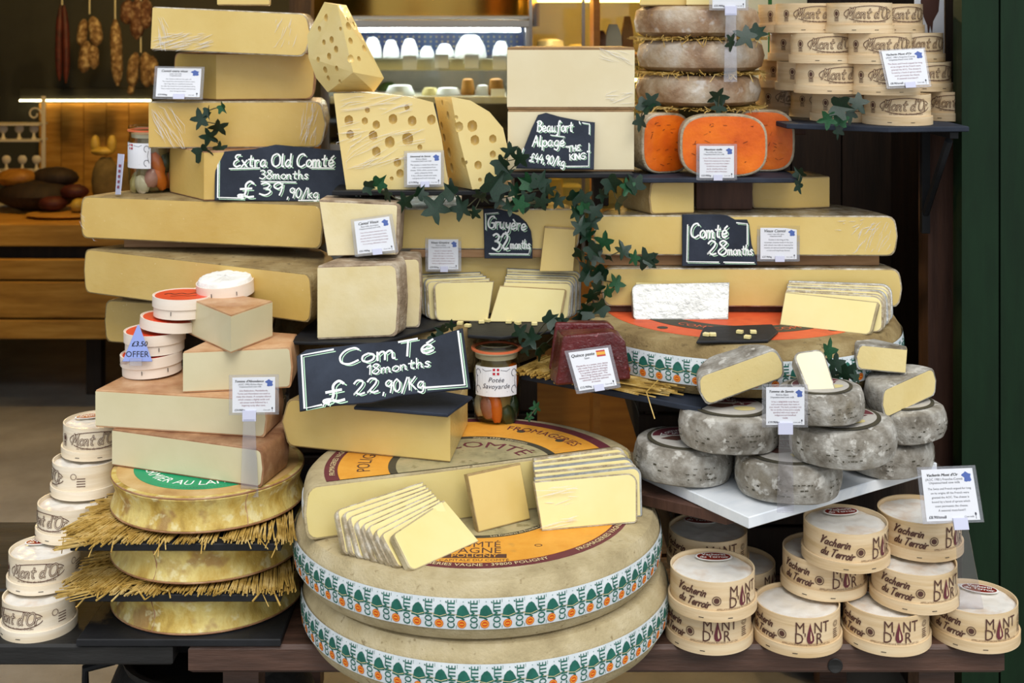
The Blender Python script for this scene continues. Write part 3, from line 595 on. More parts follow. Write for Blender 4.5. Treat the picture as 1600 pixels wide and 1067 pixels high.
# red-labelled wheel at the right
R5 = Vector((.4375, 2.5, .8555))
w5 = thing('whole_cheese', 'big wheel with red and black label under the right-hand wedges', 'cheese', R5, group='big wheels with printed strips')
obj('rind', MB().lathe(wprof(.31, .093), 128), 'rind_comte_dark', w5); comte_strip(w5, .31, .093, .022, .070, .12, 3)
l5 = obj('paper_label', ringsec(0, .255, .093), 'label_red', w5)
obj('label_ring', ringsec(.155, .205, .0936), 'label_dark', l5)
for a, s in ((-PI/2-.55, 'COMTÉ'), (-PI/2+.42, 'COMTÉ')): arctext(l5, s, .192, .026, a, .0945, 'label_red')
for a in (-2.35, -1.95, -.9, -.75): obj('seal', MB().lathe([(0, .0937), (.010, .0937), (.010, .0942), (0, .0942)], 16, c=(.232*math.cos(a), .232*math.sin(a), 0)), 'label_dark', l5)
# plain dark wheel that carries the central stack
w6 = thing('whole_cheese', 'dark-rinded wheel mostly hidden under the central slates', 'cheese', (-.20, 2.72, .8305), group='big wheels with printed strips')
obj('rind', MB().lathe(wprof(.30, .090), 96), 'rind_comte_dark', w6)
# ochre wheels of the left tower
AC = Vector((-.537, 2.268))
def abond(z, label):
    r = thing('farm_wheel', label, 'cheese', (AC.x, AC.y, z), group='ochre farm wheels of the left tower')
    obj('rind', MB().lathe([(0, 0), (.158, 0), (.1655, .002), (.1670, .006), (.1635, .014), (.1580, .03), (.1635, .047), (.1670, .055), (.1655, .059), (.158, AH), (0, AH)], 96), 'rind_abondance', r)
    obj('top_crust', MB().lathe([(.157, AH-.0004), (.157, AH+.0003), (0, AH+.0003)], 72), 'crust_amber', r)
    for q in (.0015, .0565): obj('edge_line', MB().lathe([(.1664, q), (.1674, q+.001), (.1674, q+.0025), (.1664, q+.0035)], 72), 'rind_brown', r)
    return r
mat('crust_amber', ['a87f48', 'c29c60', 'd0b07a'], 16, 7, rough=.6, bump=.4, bscale=70)
a1 = abond(ZB[0]+BH, 'ochre farm wheel at the bottom of the left tower'); a2 = abond(ZB[1]+BH+.011, 'ochre farm wheel in the middle of the left tower, between straw mats')
a3 = abond(ZB[2]+BH+.011, 'ochre farm wheel with round green label, topmost of the left tower')
ZA = ZB[2]+BH+.011+AH
gl = obj('green_label', ringsec(0, .128, AH+.0003), 'label_green', a3)
arctext(gl, 'FERMIER AU LAIT CRU', .108, .029, -PI/2-.12, AH+.0011, 'text_white', sx=.95)
arctext(gl, '- - - - - - - - - - - - - - - - - - - - - - - -', .1225, .0095, -PI/2, AH+.0011, 'label_dark')
for k, (r, par) in enumerate(((a1, 0), (a2, 0), (a3, 0))): 
    a = -PI/2+(-.35, -.33, .62)[k]; rq = lambda j: .1675-.0088*math.sin(PI*j/6)
    obj('cloth_seam', MB().tube([Vector((rq(j)*math.cos(a+.01*math.sin(j)), rq(j)*math.sin(a+.01*math.sin(j)), .004+.052*j/6)) for j in range(7)], .0012, 5), 'rind_brown', r)

# ------------------------------------------------------------------ the cut wheel and its wedges in the centre
HA = atz(478, 845, .679); HB = atz(986, 775, .679)
dd = (HB-HA).xy.normalized(); nb = Vector((-dd.y, dd.x)); HM = (HA.xy+HB.xy)/2
hw = half('half_cheese', 'half wheel with orange label, cut face turned to the front', HA, HB, .275, .6785, .087, 'paste_young', 'rind_comte', n=48, rc=.016, t=.0035, group='cut wheels')
off = Vector((HM.x-hw.location.x, HM.y-hw.location.y)); a = math.atan2(dd.y, dd.x)
def hring(name, r0, r1, z, m, par=None):
    o = obj(name, ringsec(r0, r1, z, a+.02, a+PI-.02, 60), m, par or hw); 
    if par is None: o.location = (off.x+nb.x*.004, off.y+nb.y*.004, 0)
    return o
hlab = hring('paper_label', 0, .250, .087, 'label_maroon')
hring('label_field', .145, .228, .0876, 'label_orange', hlab); hring('label_ring', .132, .145, .0877, 'label_dark', hlab); hring('label_centre', 0, .132, .0877, 'label_beige', hlab)
arctext(hlab, 'FROMAGERIES VAGNE', .233, .013, a+2.75, .0885, 'text_cream', inward=True); arctext(hlab, 'POLIGNY', .175, .032, a+2.65, .0885, 'text_brown', sx=.9, inward=True)
arctext(hlab, 'depuis 1936 - Fabrication', .134, .010, a+.9, .0886, 'text_cream', inward=True)
arctext(hlab, 'COMTÉ', .085, .042, a+1.0, .0886, 'label_maroon', inward=True)
arctext(hlab, 'FROMAGERIES', .19, .030, a+.55, .0886, 'label_maroon', inward=True, sx=.8)
for q in (.35, .8, 2.4): obj('seal', MB().lathe([(0, .0877), (.008, .0877), (.008, .0884), (0, .0884)], 14, c=(.19*math.cos(a+q), .19*math.sin(a+q), 0)), 'label_dark', hlab)
gs = obj('printed_strip', MB().lathe([(.2775, .02), (.2865, .03), (.2872, .043), (.2865, .055), (.2775, .065)], 8, a0=a+PI-.30, a1=a+PI-.05), 'strip_paper', hw); gs.location = (off.x, off.y, 0)
A = atz(447, 697, .767); B = atz(703, 723, .767)
bk_ = Vector((.01, .17))
poly = [A.xy, B.xy, B.xy+Vector((.022, .20)), A.xy+Vector((.07, .19))]
cheese('cheese_wedge', 'golden wedge under the large chalk sign in the centre', poly, [0, 0, 0, 1], .7675, .083, 'paste_mid', 'rind_thin', rc=.014, bulge=.008, group='golden wedges')

# ------------------------------------------------------------------ large wedges at the left
g_ = 'big golden half wheels'
hf1 = half('half_cheese', 'long golden half wheel carrying jar and chalk sign at left', (-.884, 2.63), (-.372, 2.50), .245, 1.0635, .0865, 'paste_old', 'rind_comte_dark', group=g_, rc=.013)
hf2 = half('half_cheese', 'golden half wheel under the jar-bearing one at left', (-.879, 2.636), (-.372, 2.365), .27, .9505, .0905, 'paste_old', 'rind_comte_dark', group=g_, rc=.013)
half('half_cheese', 'lowest golden half wheel behind the small round boxes', (-.860, 2.71), (-.51, 2.62), .17, .8305, .0895, 'paste_old', 'rind_comte_dark', group=g_, rc=.013)
# upper left pile
P = [atz(265, 300, 1.151), atz(319, 313, 1.151)]
cheese('cheese_wedge', 'narrow wedge standing partly behind the 38 months sign', [P[0].xy, P[1].xy, P[1].xy+Vector((.02, .0)), (-.50, 2.60), (-.50, 2.76), (-.70, 2.76)], [0, 0, 0, 0, 1, 1], 1.1505, .098, 'paste_old', 'rind_brown', rc=.008, group='wedges of the upper left pile')
def frontwedge(label, pxl, pxr, D, z, h, paste, rind, depth=.16, rot=(0,0,0), roundr=True, dl=0.0, dr=0.0, rc=.016, roundl=False, group='wedges of the upper left pile', name='cheese_wedge', t=.0025):
    A = Vector(((pxl-CX)*(D+dl)/F, D+dl)); B = Vector(((pxr-CX)*(D+dr)/F, D+dr))
    return cheese(name, label, [A, B, B+Vector((-.015, depth)), A+Vector((.02, depth))], [0, 1 if roundr else 0, 1, 1 if roundl else 0], z, h, paste, rind, rc=rc, rot=rot, group=group, bulge=.006, t=t)
fw1 = frontwedge('film-wrapped golden wedge behind the ivy sprig at upper left', 233, 505, 2.615, 1.2495, .095, 'paste_old', 'rind_wrap', dr=.02, rc=.018)
P = Vector(((338-CX)*2.65/F, 2.65)); Bq = Vector(((490-CX)*2.68/F, 2.68))
cheese('cheese_wedge', 'darker wedge with a corner edge behind the upper left card', [(-.722, 2.74), P, Bq, (-.43, 2.80), (-.70, 2.82)], [0, 0, 1, 1, 1], 1.3455, .097, 'paste_old', 'rind_brown', rc=.014, group='wedges of the upper left pile')
fw2 = frontwedge('film-wrapped pale golden wedge near the top of the left pile', 236, 480, 2.60, 1.4435, .088, 'paste_mid', 'rind_wrap', rot=(0, math.radians(2.6), 0), rc=.018)
frontwedge('small wedge cut off by the upper edge of the picture', 340, 420, 2.62, 1.541, .06, 'paste_mid', 'rind_thin', roundr=False, depth=.1)
# ------------------------------------------------------------------ central half wheels behind the slices
half('half_cheese', 'golden half wheel behind the 32 months sign', (-.35, 2.52), (.131, 2.515), .23, 1.0600, .080, 'paste_mid', 'rind_wrap', group=g_, rc=.014)
half('half_cheese', 'half wheel hidden behind the central slices', (-.24, 2.540), (.135, 2.538), .17, .928, .1155, 'paste_mid', 'rind_wrap', group=g_, rc=.014)
# ------------------------------------------------------------------ right-hand half wheels
hf3 = half('half_cheese', 'long golden half wheel behind the 28 months sign', (.160, 2.46), (.735, 2.45), .27, 1.0590, .0765, 'paste_mid', 'rind_wrap', group=g_, rc=.016)
half('half_cheese', 'long golden half wheel standing on the red label', (.175, 2.455), (.742, 2.445), .27, .9620, .0735, 'paste_mid', 'rind_wrap', group=g_, rc=.016)
P = atz(1018, 337, 1.1365)
cheese('cheese_wedge', 'film-wrapped wedge under the orange cheese shelf, beside ivy', [P.xy+Vector((-.045, .10)), P.xy+Vector((0, .02)), P.xy+Vector((.085, .035)), P.xy+Vector((.08, .16))], [1, 0, 0, 1], 1.1362, .0625, 'paste_mid', 'rind_thin', rc=.006)
P = atz(1245, 332, 1.1365)
cheese('cheese_wedge', 'dim wedge under the orange cheese shelf at its right end', [P.xy+Vector((-.075, .06)), P.xy+Vector((0, .05)), P.xy+Vector((.08, .07)), P.xy+Vector((.06, .17)), P.xy+Vector((-.07, .17))], [0, 0, 0, 1, 1], 1.1362, .0625, 'paste_old', 'rind_thin', rc=.006)

# ------------------------------------------------------------------ left tower: pale wedges
g_ = 'pale wedges of the left tower'
z = ZA
A = atz(176, 728, z); B = atz(410, 763, z); Cc = atz(446, 738, z)
cheese('cheese_wedge', 'pale wedge resting on the green label', [A.xy, B.xy, Cc.xy+Vector((.0, .02)), (Cc.x-.02, Cc.y+.12), (A.x+.06, A.y+.14)], [0, 1, 1, 1, 0], z+.0008, .0645, 'paste_pale', 'rind_brown', rc=.008, group=g_, t=.003)
z += .0655; A = atz(150, 667, z); B = atz(415, 684, z); Cc = atz(441, 658, z)
cheese('cheese_wedge', 'pale wedge carrying the small round boxes with red lids', [A.xy, B.xy, Cc.xy, (Cc.x-.02, Cc.y+.08), (A.x+.04, A.y+.17)], [0, 1, 1, 1, 0], z, .066, 'paste_pale', 'rind_peach', rc=.008, group=g_, t=.003)
z += .0665; ZD = z
A = atz(287, 614, z); B = atz(455, 606, z)
cheese('cheese_wedge', 'pale wedge with orange top behind the tall price card', [A.xy, B.xy, B.xy+Vector((-.005, .10)), A.xy+Vector((.05, .17))], [0, 1, 1, 0], z, .073, 'paste_pale', 'rind_peach', rc=.006, group=g_, t=.003)
z += .0735; ZE = z
A = atz(287, 518, z); B = atz(361, 552, z); Cc = atz(425, 527, z)
cheese('cheese_wedge', 'pale wedge with corner to the front, topmost of the left tower', [A.xy, B.xy, Cc.xy, Cc.xy+Vector((-.07, .05)), A.xy+Vector((.05, .045))], [0, 0, 0, 1, 1], z, .067, 'paste_pale', 'rind_peach', rc=.004, group=g_, t=.003)
ZE2 = z+.067

# ------------------------------------------------------------------ tall wedges with mouldy rind
zc = .928
A = atz(497, 531, zc); B = atz(622, 526, zc)
cheese('cheese_wedge', 'tall pale wedge with crusty white rind on dark slate', [A.xy, B.xy, B.xy+Vector((.012, .04)), B.xy+Vector((.0, .135)), A.xy+Vector((.045, .14))], [0, 1, 1, 0, 0], zc, .135, 'paste_cantal', 'rind_cantal', rc=.012, group='crusty wedges', t=.004)
A = Vector((-.212, 2.42)); 
cheese('cheese_wedge', 'narrow crusty wedge squeezed behind the tall pale wedge', [A, A+Vector((.038, .005)), A+Vector((.035, .08)), A+Vector((-.07, .095)), A+Vector((-.03, .078))], [0, 1, 1, 0, 0], zc, .132, 'paste_cantal', 'rind_cantal', rc=.008, group='crusty wedges', t=.003)
z = zc+.1358
slab('cheese_wedge', 'wedge with speckled pale face on top of the tall crusty wedge', 'cheese', [at(512, 400, 2.40), at(622, 398, 2.40), at(626, 318, 2.405), at(498, 312, 2.405)], .10, 'rind_cantal', 'paste_cantal', ins=(.001, .006, .004, .001), rad=(.002, .004, .010, .002), group='crusty wedges')

# ------------------------------------------------------------------ pale square blocks
frontwedge('pale ivory block, lower of two, behind the slate with the king', 794, 990, 2.47, 1.2185, .119, 'paste_beaufort', 'rind_beaufort', roundr=False, depth=.15, rc=.006, group='pale ivory blocks', t=.004)
fw3 = frontwedge('pale ivory block, upper of two, film-wrapped', 793, 991, 2.475, 1.3380, .120, 'paste_beaufort', 'rind_beaufort', roundr=False, depth=.15, rc=.006, group='pale ivory blocks', t=.005)

creases(fw2, (242, 52, 330, 78), 12, 60, 2.60, length=38, seed=2); creases(fw2, (246, 30, 262, 76), -72, 14, 2.60, length=40, seed=3); creases(fw2, (430, 30, 470, 70), 70, 14, 2.60, length=26, seed=4)
creases(fw1, (240, 170, 285, 228), -58, 26, 2.615, length=60, seed=5); creases(fw1, (470, 165, 494, 222), 75, 30, 2.630, 2.634, length=34, seed=6)
creases(hf1, (128, 330, 158, 372), -55, 12, 2.63, length=46, seed=7); creases(hf2, (300, 425, 330, 440), -12, 8, 2.51, 2.49, length=36, seed=8)
creases(hf3, (1330, 350, 1390, 392), 62, 30, 2.452, length=30, seed=9); creases(hf3, (1290, 342, 1370, 360), 10, 14, 2.452, length=14, seed=10)
creases(fw3, (940, 78, 985, 98), -25, 10, 2.475, length=46, seed=11); creases(fw3, (950, 145, 985, 162), 14, 12, 2.475, length=34, seed=12)
# ------------------------------------------------------------------ slices
def px4(bl, br, tr, tl): return [at(*bl), at(*br), at(*tr), at(*tl)]
def slices(labels, q0, q1, thick, body, paste, ins, rad, group, jit=.0015, bodies=None):
    n = len(labels); rs = random.Random(n*3)
    for i, lab in enumerate(labels):
        t = i/max(1, n-1); q = []
        for a, b in zip(q0, q1):
            v = Vector(a)*(1-t)+Vector(b)*t; q.append((v.x+rs.uniform(-1, 1), v.y+rs.uniform(-1, 1), v.z))
        slab('cheese_slice', lab, 'cheese slice', px4(*q), thick, bodies[i] if bodies else body, paste, ins, rad, group=group)
gq = 'wrapped slices fanned on the orange label'
nth = ['rearmost', 'second', 'third', 'fourth', 'fifth', 'sixth', 'seventh', 'eighth']
slices([f'thin film-wrapped slice, {nth[i]} from the back in the left fan on the orange label' for i in range(8)],
       [(537, 868, 1.983), (662, 838, 2.058), (662, 752, 2.085), (524, 797, 2.010)], [(622, 889, 1.934), (722, 850, 2.027), (690, 782, 2.052), (592, 836, 1.960)], .0092, 'rind_wrap', 'paste_slice', (.002, .001, .002, .005), (.012, 0, 0, .010), gq)
slab('cheese_slice', 'thick front slice showing its full pale face in the left fan', 'cheese slice', px4((642, 893, 1.925), (749, 846, 2.037), (694, 781, 2.060), (613, 835, 1.952)), .012, 'rind_comte', 'paste_slice', (.0015, .001, .0025, .003), (.012, 0, 0, .008), group=gq)
slab('cheese_slice', 'square cut piece leaning alone against the half wheel face', 'cheese slice', px4((748, 832, 2.071), (829, 811, 2.126), (813, 723, 2.146), (730, 741, 2.091)), .012, 'rind_thin', 'paste_mid', (.0018, .001, .0035, .001), group=gq)
slices([f'film-wrapped slice, {nth[i]} from the back in the right fan on the orange label' for i in range(5)],
       [(846, 806, 2.140), (985, 792, 2.180), (975, 698, 2.198), (833, 716, 2.156)], [(846, 820, 2.105), (1004, 806, 2.144), (1003, 728, 2.165), (835, 745, 2.126)], .009, 'rind_wrap', 'paste_slice', (.002, .004, .004, .001), (0, .004, .016, 0), gq, bodies=['rind_wrap', 'rind_wrap', 'foil', 'rind_wrap', 'foil'])
bf_, _ = slab('cheese_slice', 'broad front slice with glossy film in the right fan', 'cheese slice', px4((847, 830, 2.078), (996, 817, 2.113), (996, 738, 2.135), (834, 752, 2.100)), .010, 'rind_wrap', 'paste_slice', (.0025, .003, .0025, .001), (0, .006, .018, 0), group=gq)
creases(bf_, (838, 760, 900, 790), 8, 12, 2.090, 2.104, length=60, seed=31); creases(bf_, (845, 808, 900, 822), 6, 8, 2.079, 2.093, length=50, seed=32)
gq = 'wrapped slices in the central stack'
slices([f'film-wrapped slice, {nth[i]} from the back at the left of the central stack' for i in range(4)],
       [(655, 492, 2.518), (745, 492, 2.518), (752, 425, 2.530), (650, 428, 2.530)], [(670, 499, 2.490), (764, 499, 2.490), (764, 434, 2.504), (666, 440, 2.504)], .009, 'rind_wrap', 'paste_slice', (.002, .001, .002, .004), (.010, 0, 0, .012), gq, bodies=['foil', 'rind_wrap', 'foil', 'rind_wrap'])
slab('cheese_slice', 'front slice with rounded rind end at the left of the central stack', 'cheese slice', px4((680, 501, 2.476), (762, 503, 2.476), (772, 439, 2.492), (676, 441, 2.492)), .010, 'rind_wrap', 'paste_slice', (.0015, .001, .002, .004), (.012, 0, 0, .014), group=gq)
slices([f'film-wrapped slice, {nth[i]} from the back at the right of the central stack' for i in range(6)],
       [(790, 492, 2.521), (908, 492, 2.521), (908, 424, 2.533), (792, 419, 2.533)], [(775, 501, 2.481), (890, 501, 2.481), (895, 442, 2.496), (788, 440, 2.496)], .0070, 'rind_wrap', 'paste_slice', (.002, .004, .002, .001), (0, .014, .014, 0), gq, bodies=['foil', 'rind_wrap', 'foil', 'rind_wrap', 'foil', 'rind_wrap'])
slab('cheese_slice', 'front slice with dark rind edge at the right of the central stack', 'cheese slice', px4((764, 503, 2.470), (876, 504, 2.470), (886, 452, 2.486), (781, 446, 2.486)), .007, 'rind_thin', 'paste_slice', (.001, .004, .002, .001), (0, .012, .006, 0), group=gq)
slab('cheese_slice', 'upright pale piece standing behind the central slices, by the vine', 'cheese slice', px4((843, 424, 2.494), (896, 424, 2.494), (901, 356, 2.506), (851, 353, 2.506)), .012, 'rind_thin', 'paste_mid', (.0005, .0008, .004, .0008), group=gq)
gq = 'wrapped slices on the red label'
slab('cheese_block', 'silver-wrapped cheese block standing on the red label', 'cheese', px4((990, 500, 2.40), (1138, 499, 2.40), (1140, 441, 2.43), (987, 444, 2.43)), .03, 'foil', 'foil', (.002, .002, .002, .002), (.008, 0, 0, .012), part='wrapper')
slab('cheese_slice', 'pale slice tucked behind the silver-wrapped block', 'cheese slice', px4((995, 492, 2.435), (1138, 492, 2.435), (1138, 436, 2.455), (992, 438, 2.455)), .008, 'rind_thin', 'paste_slice', (.002, .001, .002, .002), group=gq)
slices([f'film-wrapped slice, {nth[i]} from the back in the stack at right of the red label' for i in range(7)],
       [(1238, 497, 2.414), (1396, 503, 2.385), (1394, 443, 2.41), (1232, 438, 2.438)], [(1226, 506, 2.367), (1380, 521, 2.298), (1380, 462, 2.325), (1228, 454, 2.390)], .0085, 'rind_wrap', 'paste_slice', (.002, .004, .003, .001), (0, .016, .018, 0), gq, bodies=['foil', 'rind_wrap', 'rind_wrap', 'foil', 'rind_wrap', 'rind_wrap', 'rind_wrap'])
slab('cheese_slice', 'front slice with tiny holes in the stack at right of the red label', 'cheese slice', px4((1218, 508, 2.355), (1361, 524, 2.283), (1374, 472, 2.306), (1227, 456, 2.378)), .012, 'rind_comte', 'paste_slice', (.0015, .004, .002, .001), (0, .012, .004, 0), group=gq)
# cubes to taste
cm = MB().box(-.0055, .0055, -.0045, .0045, 0, .006, b=.0008).mesh('cheese_cube'); cm.materials.append(MATS['paste_slice'])
def cubes(spots, z, where):
    for k, (x, y, lab) in enumerate(spots):
        p = atz(x, y, z); o = bpy.data.objects.new('cheese_cube', cm); COL.objects.link(o); o.location = p; o.rotation_euler = (0, 0, random.uniform(-.6, .6))
        tag(o, lab, 'cheese cube', 'taster cheese cubes '+where)
L = ['tiny pale cheese cube at the left end of the central dark slate', 'tiny cheese cube second from left on the central dark slate', 'tiny cheese cube third from left on the central dark slate', 'tiny cheese cube fourth from left on the central dark slate',
     'tiny cheese cube in the middle of the row on the central dark slate', 'tiny cheese cube just right of the middle on the central dark slate', 'tiny cheese cube second from right on the central dark slate', 'tiny cheese cube at the right end of the central dark slate']
cubes([(x, y, l) for (x, y), l in zip(((719, 507), (731, 511), (752, 505), (762, 503), (780, 502), (795, 505), (809, 507), (835, 508)), L)], .928, 'on the central slate')
L = ['cheese cube at the left on the slate over the red label', 'cheese cube touching the leftmost one over the red label', 'cheese cube at the back middle of the slate over the red label', 'cheese cube at the front right of the slate over the red label', 'cheese cube at the back right of the slate over the red label']
cubes([(x, y, l) for (x, y), l in zip(((1104, 525), (1114, 525), (1156, 521), (1168, 529), (1177, 521)), L)], .955, 'on the red-label slate')

# ------------------------------------------------------------------ round spruce boxes
def top_sticker(root, R, z, ang):
    st = obj('sticker', MB().rings([[Vector((R*.44*math.cos(2*PI*i/28), R*.24*math.sin(2*PI*i/28), q)) for i in range(28)] for q in (z, z+.0006)]), 'text_white', root)
    st.location = (R*.50*math.sin(ang), R*.55*math.cos(ang), 0); st.rotation_euler = (0, 0, -ang*.35)
    obj('sticker_field', MB().rings([[Vector((R*.40*math.cos(2*PI*i/28), R*.205*math.sin(2*PI*i/28), q)) for i in range(28)] for q in (z+.0005, z+.0010)]), 'sticker_red', st)
    G2().text('Vacherin', 0, R*.03, R*.16, bold=R*.004).text('du Terroir', 0, -R*.11, R*.16, bold=R*.004).build('lettering', 'text_white', st, lambda u, v: Vector((u, v, z+.0015)))
def film_disc(root, R, z):
    return obj('film', MB().lathe([(R, z), (R*.9, z+.0006), (R*.5, z+.0018), (0, z+.0022)], 36), 'film', root)
def box_body(root, R, h, hb, m):
    t = .0022
    obj('body', MB().lathe([(0, .001), (R-.001, .001), (R-.001, h), (R-.001-t, h), (R-.001-t, h-.016), (0, h-.016)], 64), m, root)
    bd = obj('band', MB().lathe([(R-.0005, 0), (R+.0028, 0), (R+.0028, hb), (R-.0005, hb), (R-.0005, 0)], 64), m, root)
    for a in (-.5, .15): obj('staple', MB().box(-.004, .004, -R-.0034, -R-.0026, hb*.35, hb*.35+.0008, M=Matrix.Rotation(a, 4, 'Z')), 'ink_black', bd)
    ch = MB().lathe([(R-.0035, h-.015), (R*.95, h-.0075), (R*.86, h-.0055), (R*.74, h-.0055), (R*.6, h-.0065), (R*.45, h-.0055), (R*.3, h-.0065), (R*.15, h-.006), (0, h-.006)], 40)
    ch.v = [(x, y, z+(.0011*math.sin(x*170+y*60)*math.sin(y*150-x*40)+random.uniform(-.0004, .0004) if (R*.2)**2 < x*x+y*y < (R*.96)**2 else 0)) for x, y, z in ch.v]
    obj('white_cheese', ch, 'vacherin', root)
VR, VH = .070, .0615
def vacherin(sticker):
    r = thing('cheese_box', 'x', 'cheese box', group='round boxes on the table at right')
    box_body(r, VR, VH, .017, 'wood_box')
    pr = obj('printed_panel', MB().rings([[Vector(((VR-.0004)*math.sin(a), -(VR-.0004)*math.cos(a), z)) for a in [-.1+.2*i/2 for i in range(3)]] for z in (.0195, .0196)], False, False, False), 'wood_box', r)
    mp = cyl(VR, .0002, 0); z = .021
    g = G2().script('Vacherin', -.080, z+.021, .0125, .0021, shear=.45, fit=.052, rot=-.07).script('du Terroir', -.078, z+.0035, .0125, .0021, shear=.45, fit=.056, rot=-.07)
    g.ell(-.011, z+.012, .0068, .0068, .0012, n=22).disc(-.011, z+.012, .0045, n=14)
    m1, nt, d1, rr = .016, .047, .016, .044
    for gg in (g,):
        gg.text('M', .0180, z+.0170, .0250, sx=.86).text('NT', .0545, z+.0170, .0250, sx=.84).text("D'", .0185, z-.0003, .0250, sx=.82).text('R', .0500, z-.0003, .0250, sx=.86)
        gg.text('APPELLATION D\'ORIGINE PROTÉGÉE AU LAIT CRU', .030, z-.0030, .0040, sx=.9)
    g.build('print', 'text_brown', pr, mp)
    G2().add([(.036+.0055*s, z+y) for s, y in ((0,0),)], []).poly([(.0290, z+.005), (.0315, z+.0008), (.0370, z+.0005), (.0410, z+.005), (.0405, z+.012), (.0370, z+.022), (.0345, z+.034), (.0320, z+.024), (.0300, z+.016), (.0288, z+.010)]).build('drop_mark', 'label_maroon', pr, cyl(VR, .0004, 0))
    G2().poly([(.0352, z+.0045), (.0378, z+.0060), (.0374, z+.0115), (.0352, z+.021), (.0344, z+.0115)]).build('drop_eye', 'wood_box', pr, cyl(VR, .0006, 0))
    g = G2(); 
    for k in range(5): g.rect(.080, z+.002+.0032*k, .080+(.012, .010, .011, .009, .010)[k], z+.0034+.0032*k)
    g.ell(.086, z+.024, .0058, .0045, .0008, n=20).ell(.086, z+.024, .0034, .0024, .0007, n=14)
    g.build('small_print', 'text_brown', pr, mp)
    if sticker is not None: top_sticker(r, VR, VH-.0018, sticker)
    film_disc(r, VR-.003, VH-.0045)
    return r
vb = {s: vacherin(s) for s in (.35, -.6, None)}
used = set()
def vput(px, D, z, rz, s, lab, tilt=(0, 0)):
    p = Vector(((px-CX)*D/F, D, z)); grp = 'round boxes on the table at right'
    if s not in used: used.add(s); o = vb[s]; o.location = p; o.rotation_euler = (tilt[0], tilt[1], rz); o['label'] = lab
    else: dup(vb[s], p, (tilt[0], tilt[1], rz), lab, grp)
z1, z2, z3 = T0, T0+VH+.001, T0+2*VH+.002
vput(1108, 2.135, z1, -.45, None, 'round wooden cheese box under another one, next to the big wheels')
vput(1113, 2.115, z2, .10, .35, 'round wooden box with torn lid film, stacked next to the big wheels')
vput(1246, 2.127, z1, -.42, None, 'round box with bare white top in the front row on the table', (0, 0))
vput(1384, 2.130, z1, -.48, -.6, 'round box second from right in the front row on the table')
vput(1522, 2.140, z1, -.25, .35, 'rightmost round box of the front row, under the tall price card')
vput(1287, 2.187, z2, -.18, None, 'round box at left of the middle layer, under the topmost one')
vput(1428, 2.140, z2, .0, .35, 'round box at right of the middle layer on the table')
vput(1321, 2.150, z3, .26, .35, 'topmost round box with dark red oval sticker, before the marble slab')
vput(1436, 2.195, z3, .2, None, 'topmost round box behind the white price card')
vput(1150, 2.285, z1, .45, .35, 'round box hidden low behind the front row, near the big wheels')
vput(1106, 2.275, z2, -.35, -.6, 'round box with its red sticker upside down, behind the left stack')

MR, MH = .063, .0575
def montbox(mtl, R, H, top):
    r = thing('cheese_box', 'x', 'cheese box')
    box_body(r, R, H, .016, mtl)
    pr = obj('printed_panel', MB().rings([[Vector(((R-.0004)*math.sin(a), -(R-.0004)*math.cos(a), z)) for a in (-.1, 0, .1)] for z in (.0185, .0186)], False, False, False), mtl, r)
    mp = cyl(R, .0002, 0); z = .022; s = R/.063
    g = G2().script("Mont d'Or", -.046*s, z+.0065, .0200, .0030, shear=.25, fit=.092*s)
    g.ell(0, z+.0145, .051*s, .0150, .0013, .25, PI*1.16, 40).ell(0, z+.0145, .051*s, .0150, .0013, PI*1.2, PI*1.94, 30)
    g.text('au Lait Cru du Haut-Doubs', 0, z-.0015, .0052, sx=1.15, shear=.15)
    g.ell(-.068*s, z+.015, .0060, .0070, .0012, n=20).disc(-.068*s, z+.015, .0035, .0045, n=12)
    for k in range(4): g.rect(-.073*s, z+.0005+.002*k, -.063*s, z+.0014+.002*k); g.rect(.078*s, z+.002+.0045*k, .094*s, z+.0034+.0045*k)
    g.ell(.072*s, z+.02, .005, .005, .0009, n=16)
    g.build('print', 'text_brown', pr, mp)
    g = G2().script("Mont d'Or", -.046*s, z+.0065, .0200, .0009, shear=.25, fit=.092*s); g.build('print_highlight', mtl, pr, cyl(R, .0004, 0))
    if top: top_sticker(r, R, H-.0018, top)
    film_disc(r, R-.003, H-.0045)
    return r
mb_ = montbox('wood_box', MR, MH, None); mfirst = [1]
def mput(px, D, z, rz, lab):
    p = Vector(((px-CX)*D/F, D, z)); grp = 'round boxes stacked on the upper right slate'
    if mfirst[0]: mfirst[0] = 0; o = mb_; o.location = p; o.rotation_euler = (0, 0, rz); tag(o, lab, None, grp)
    else: dup(mb_, p, (0, 0, rz), lab, grp)
zz = 1.3115
rows = [[(1402, 2.47, .0, 'round box at the front of the lowest row on the upper right slate'), (1318, 2.555, .25, 'round box behind the ivy sprig in the lowest upper right row'), (1488, 2.58, -.2, 'round box at the right end of the lowest upper right row'), (1283, 2.67, .2, 'round box far left of the lowest upper right row, near the orange cheeses'), (1226, 2.77, .3, 'round box in the dim back corner of the lowest upper right row')],
        [(1382, 2.455, .05, 'round box behind the card in the second upper right row'), (1294, 2.50, .30, 'tilt-printed round box at left of the second upper right row'), (1436, 2.59, .35, 'round box at the right end of the second upper right row'), (1262, 2.62, .35, 'round box half hidden at left of the second upper right row'), (1232, 2.73, .35, 'round box at the back left of the second upper right row')],
        [(1372, 2.46, .1, 'film-wrapped round box at front right of the third upper right row'), (1286, 2.50, .1, 'film-wrapped round box at front left of the third upper right row'), (1424, 2.60, .3, 'round box at the right end of the third upper right row'), (1250, 2.66, .3, 'round box at the back left of the third upper right row')],
        [(1342, 2.47, .1, 'round box at front of the topmost upper right row'), (1262, 2.53, .15, 'round box at left of the topmost upper right row'), (1392, 2.60, .3, 'round box at the right end of the topmost upper right row'), (1232, 2.67, .25, 'round box at the back left of the topmost upper right row')]]
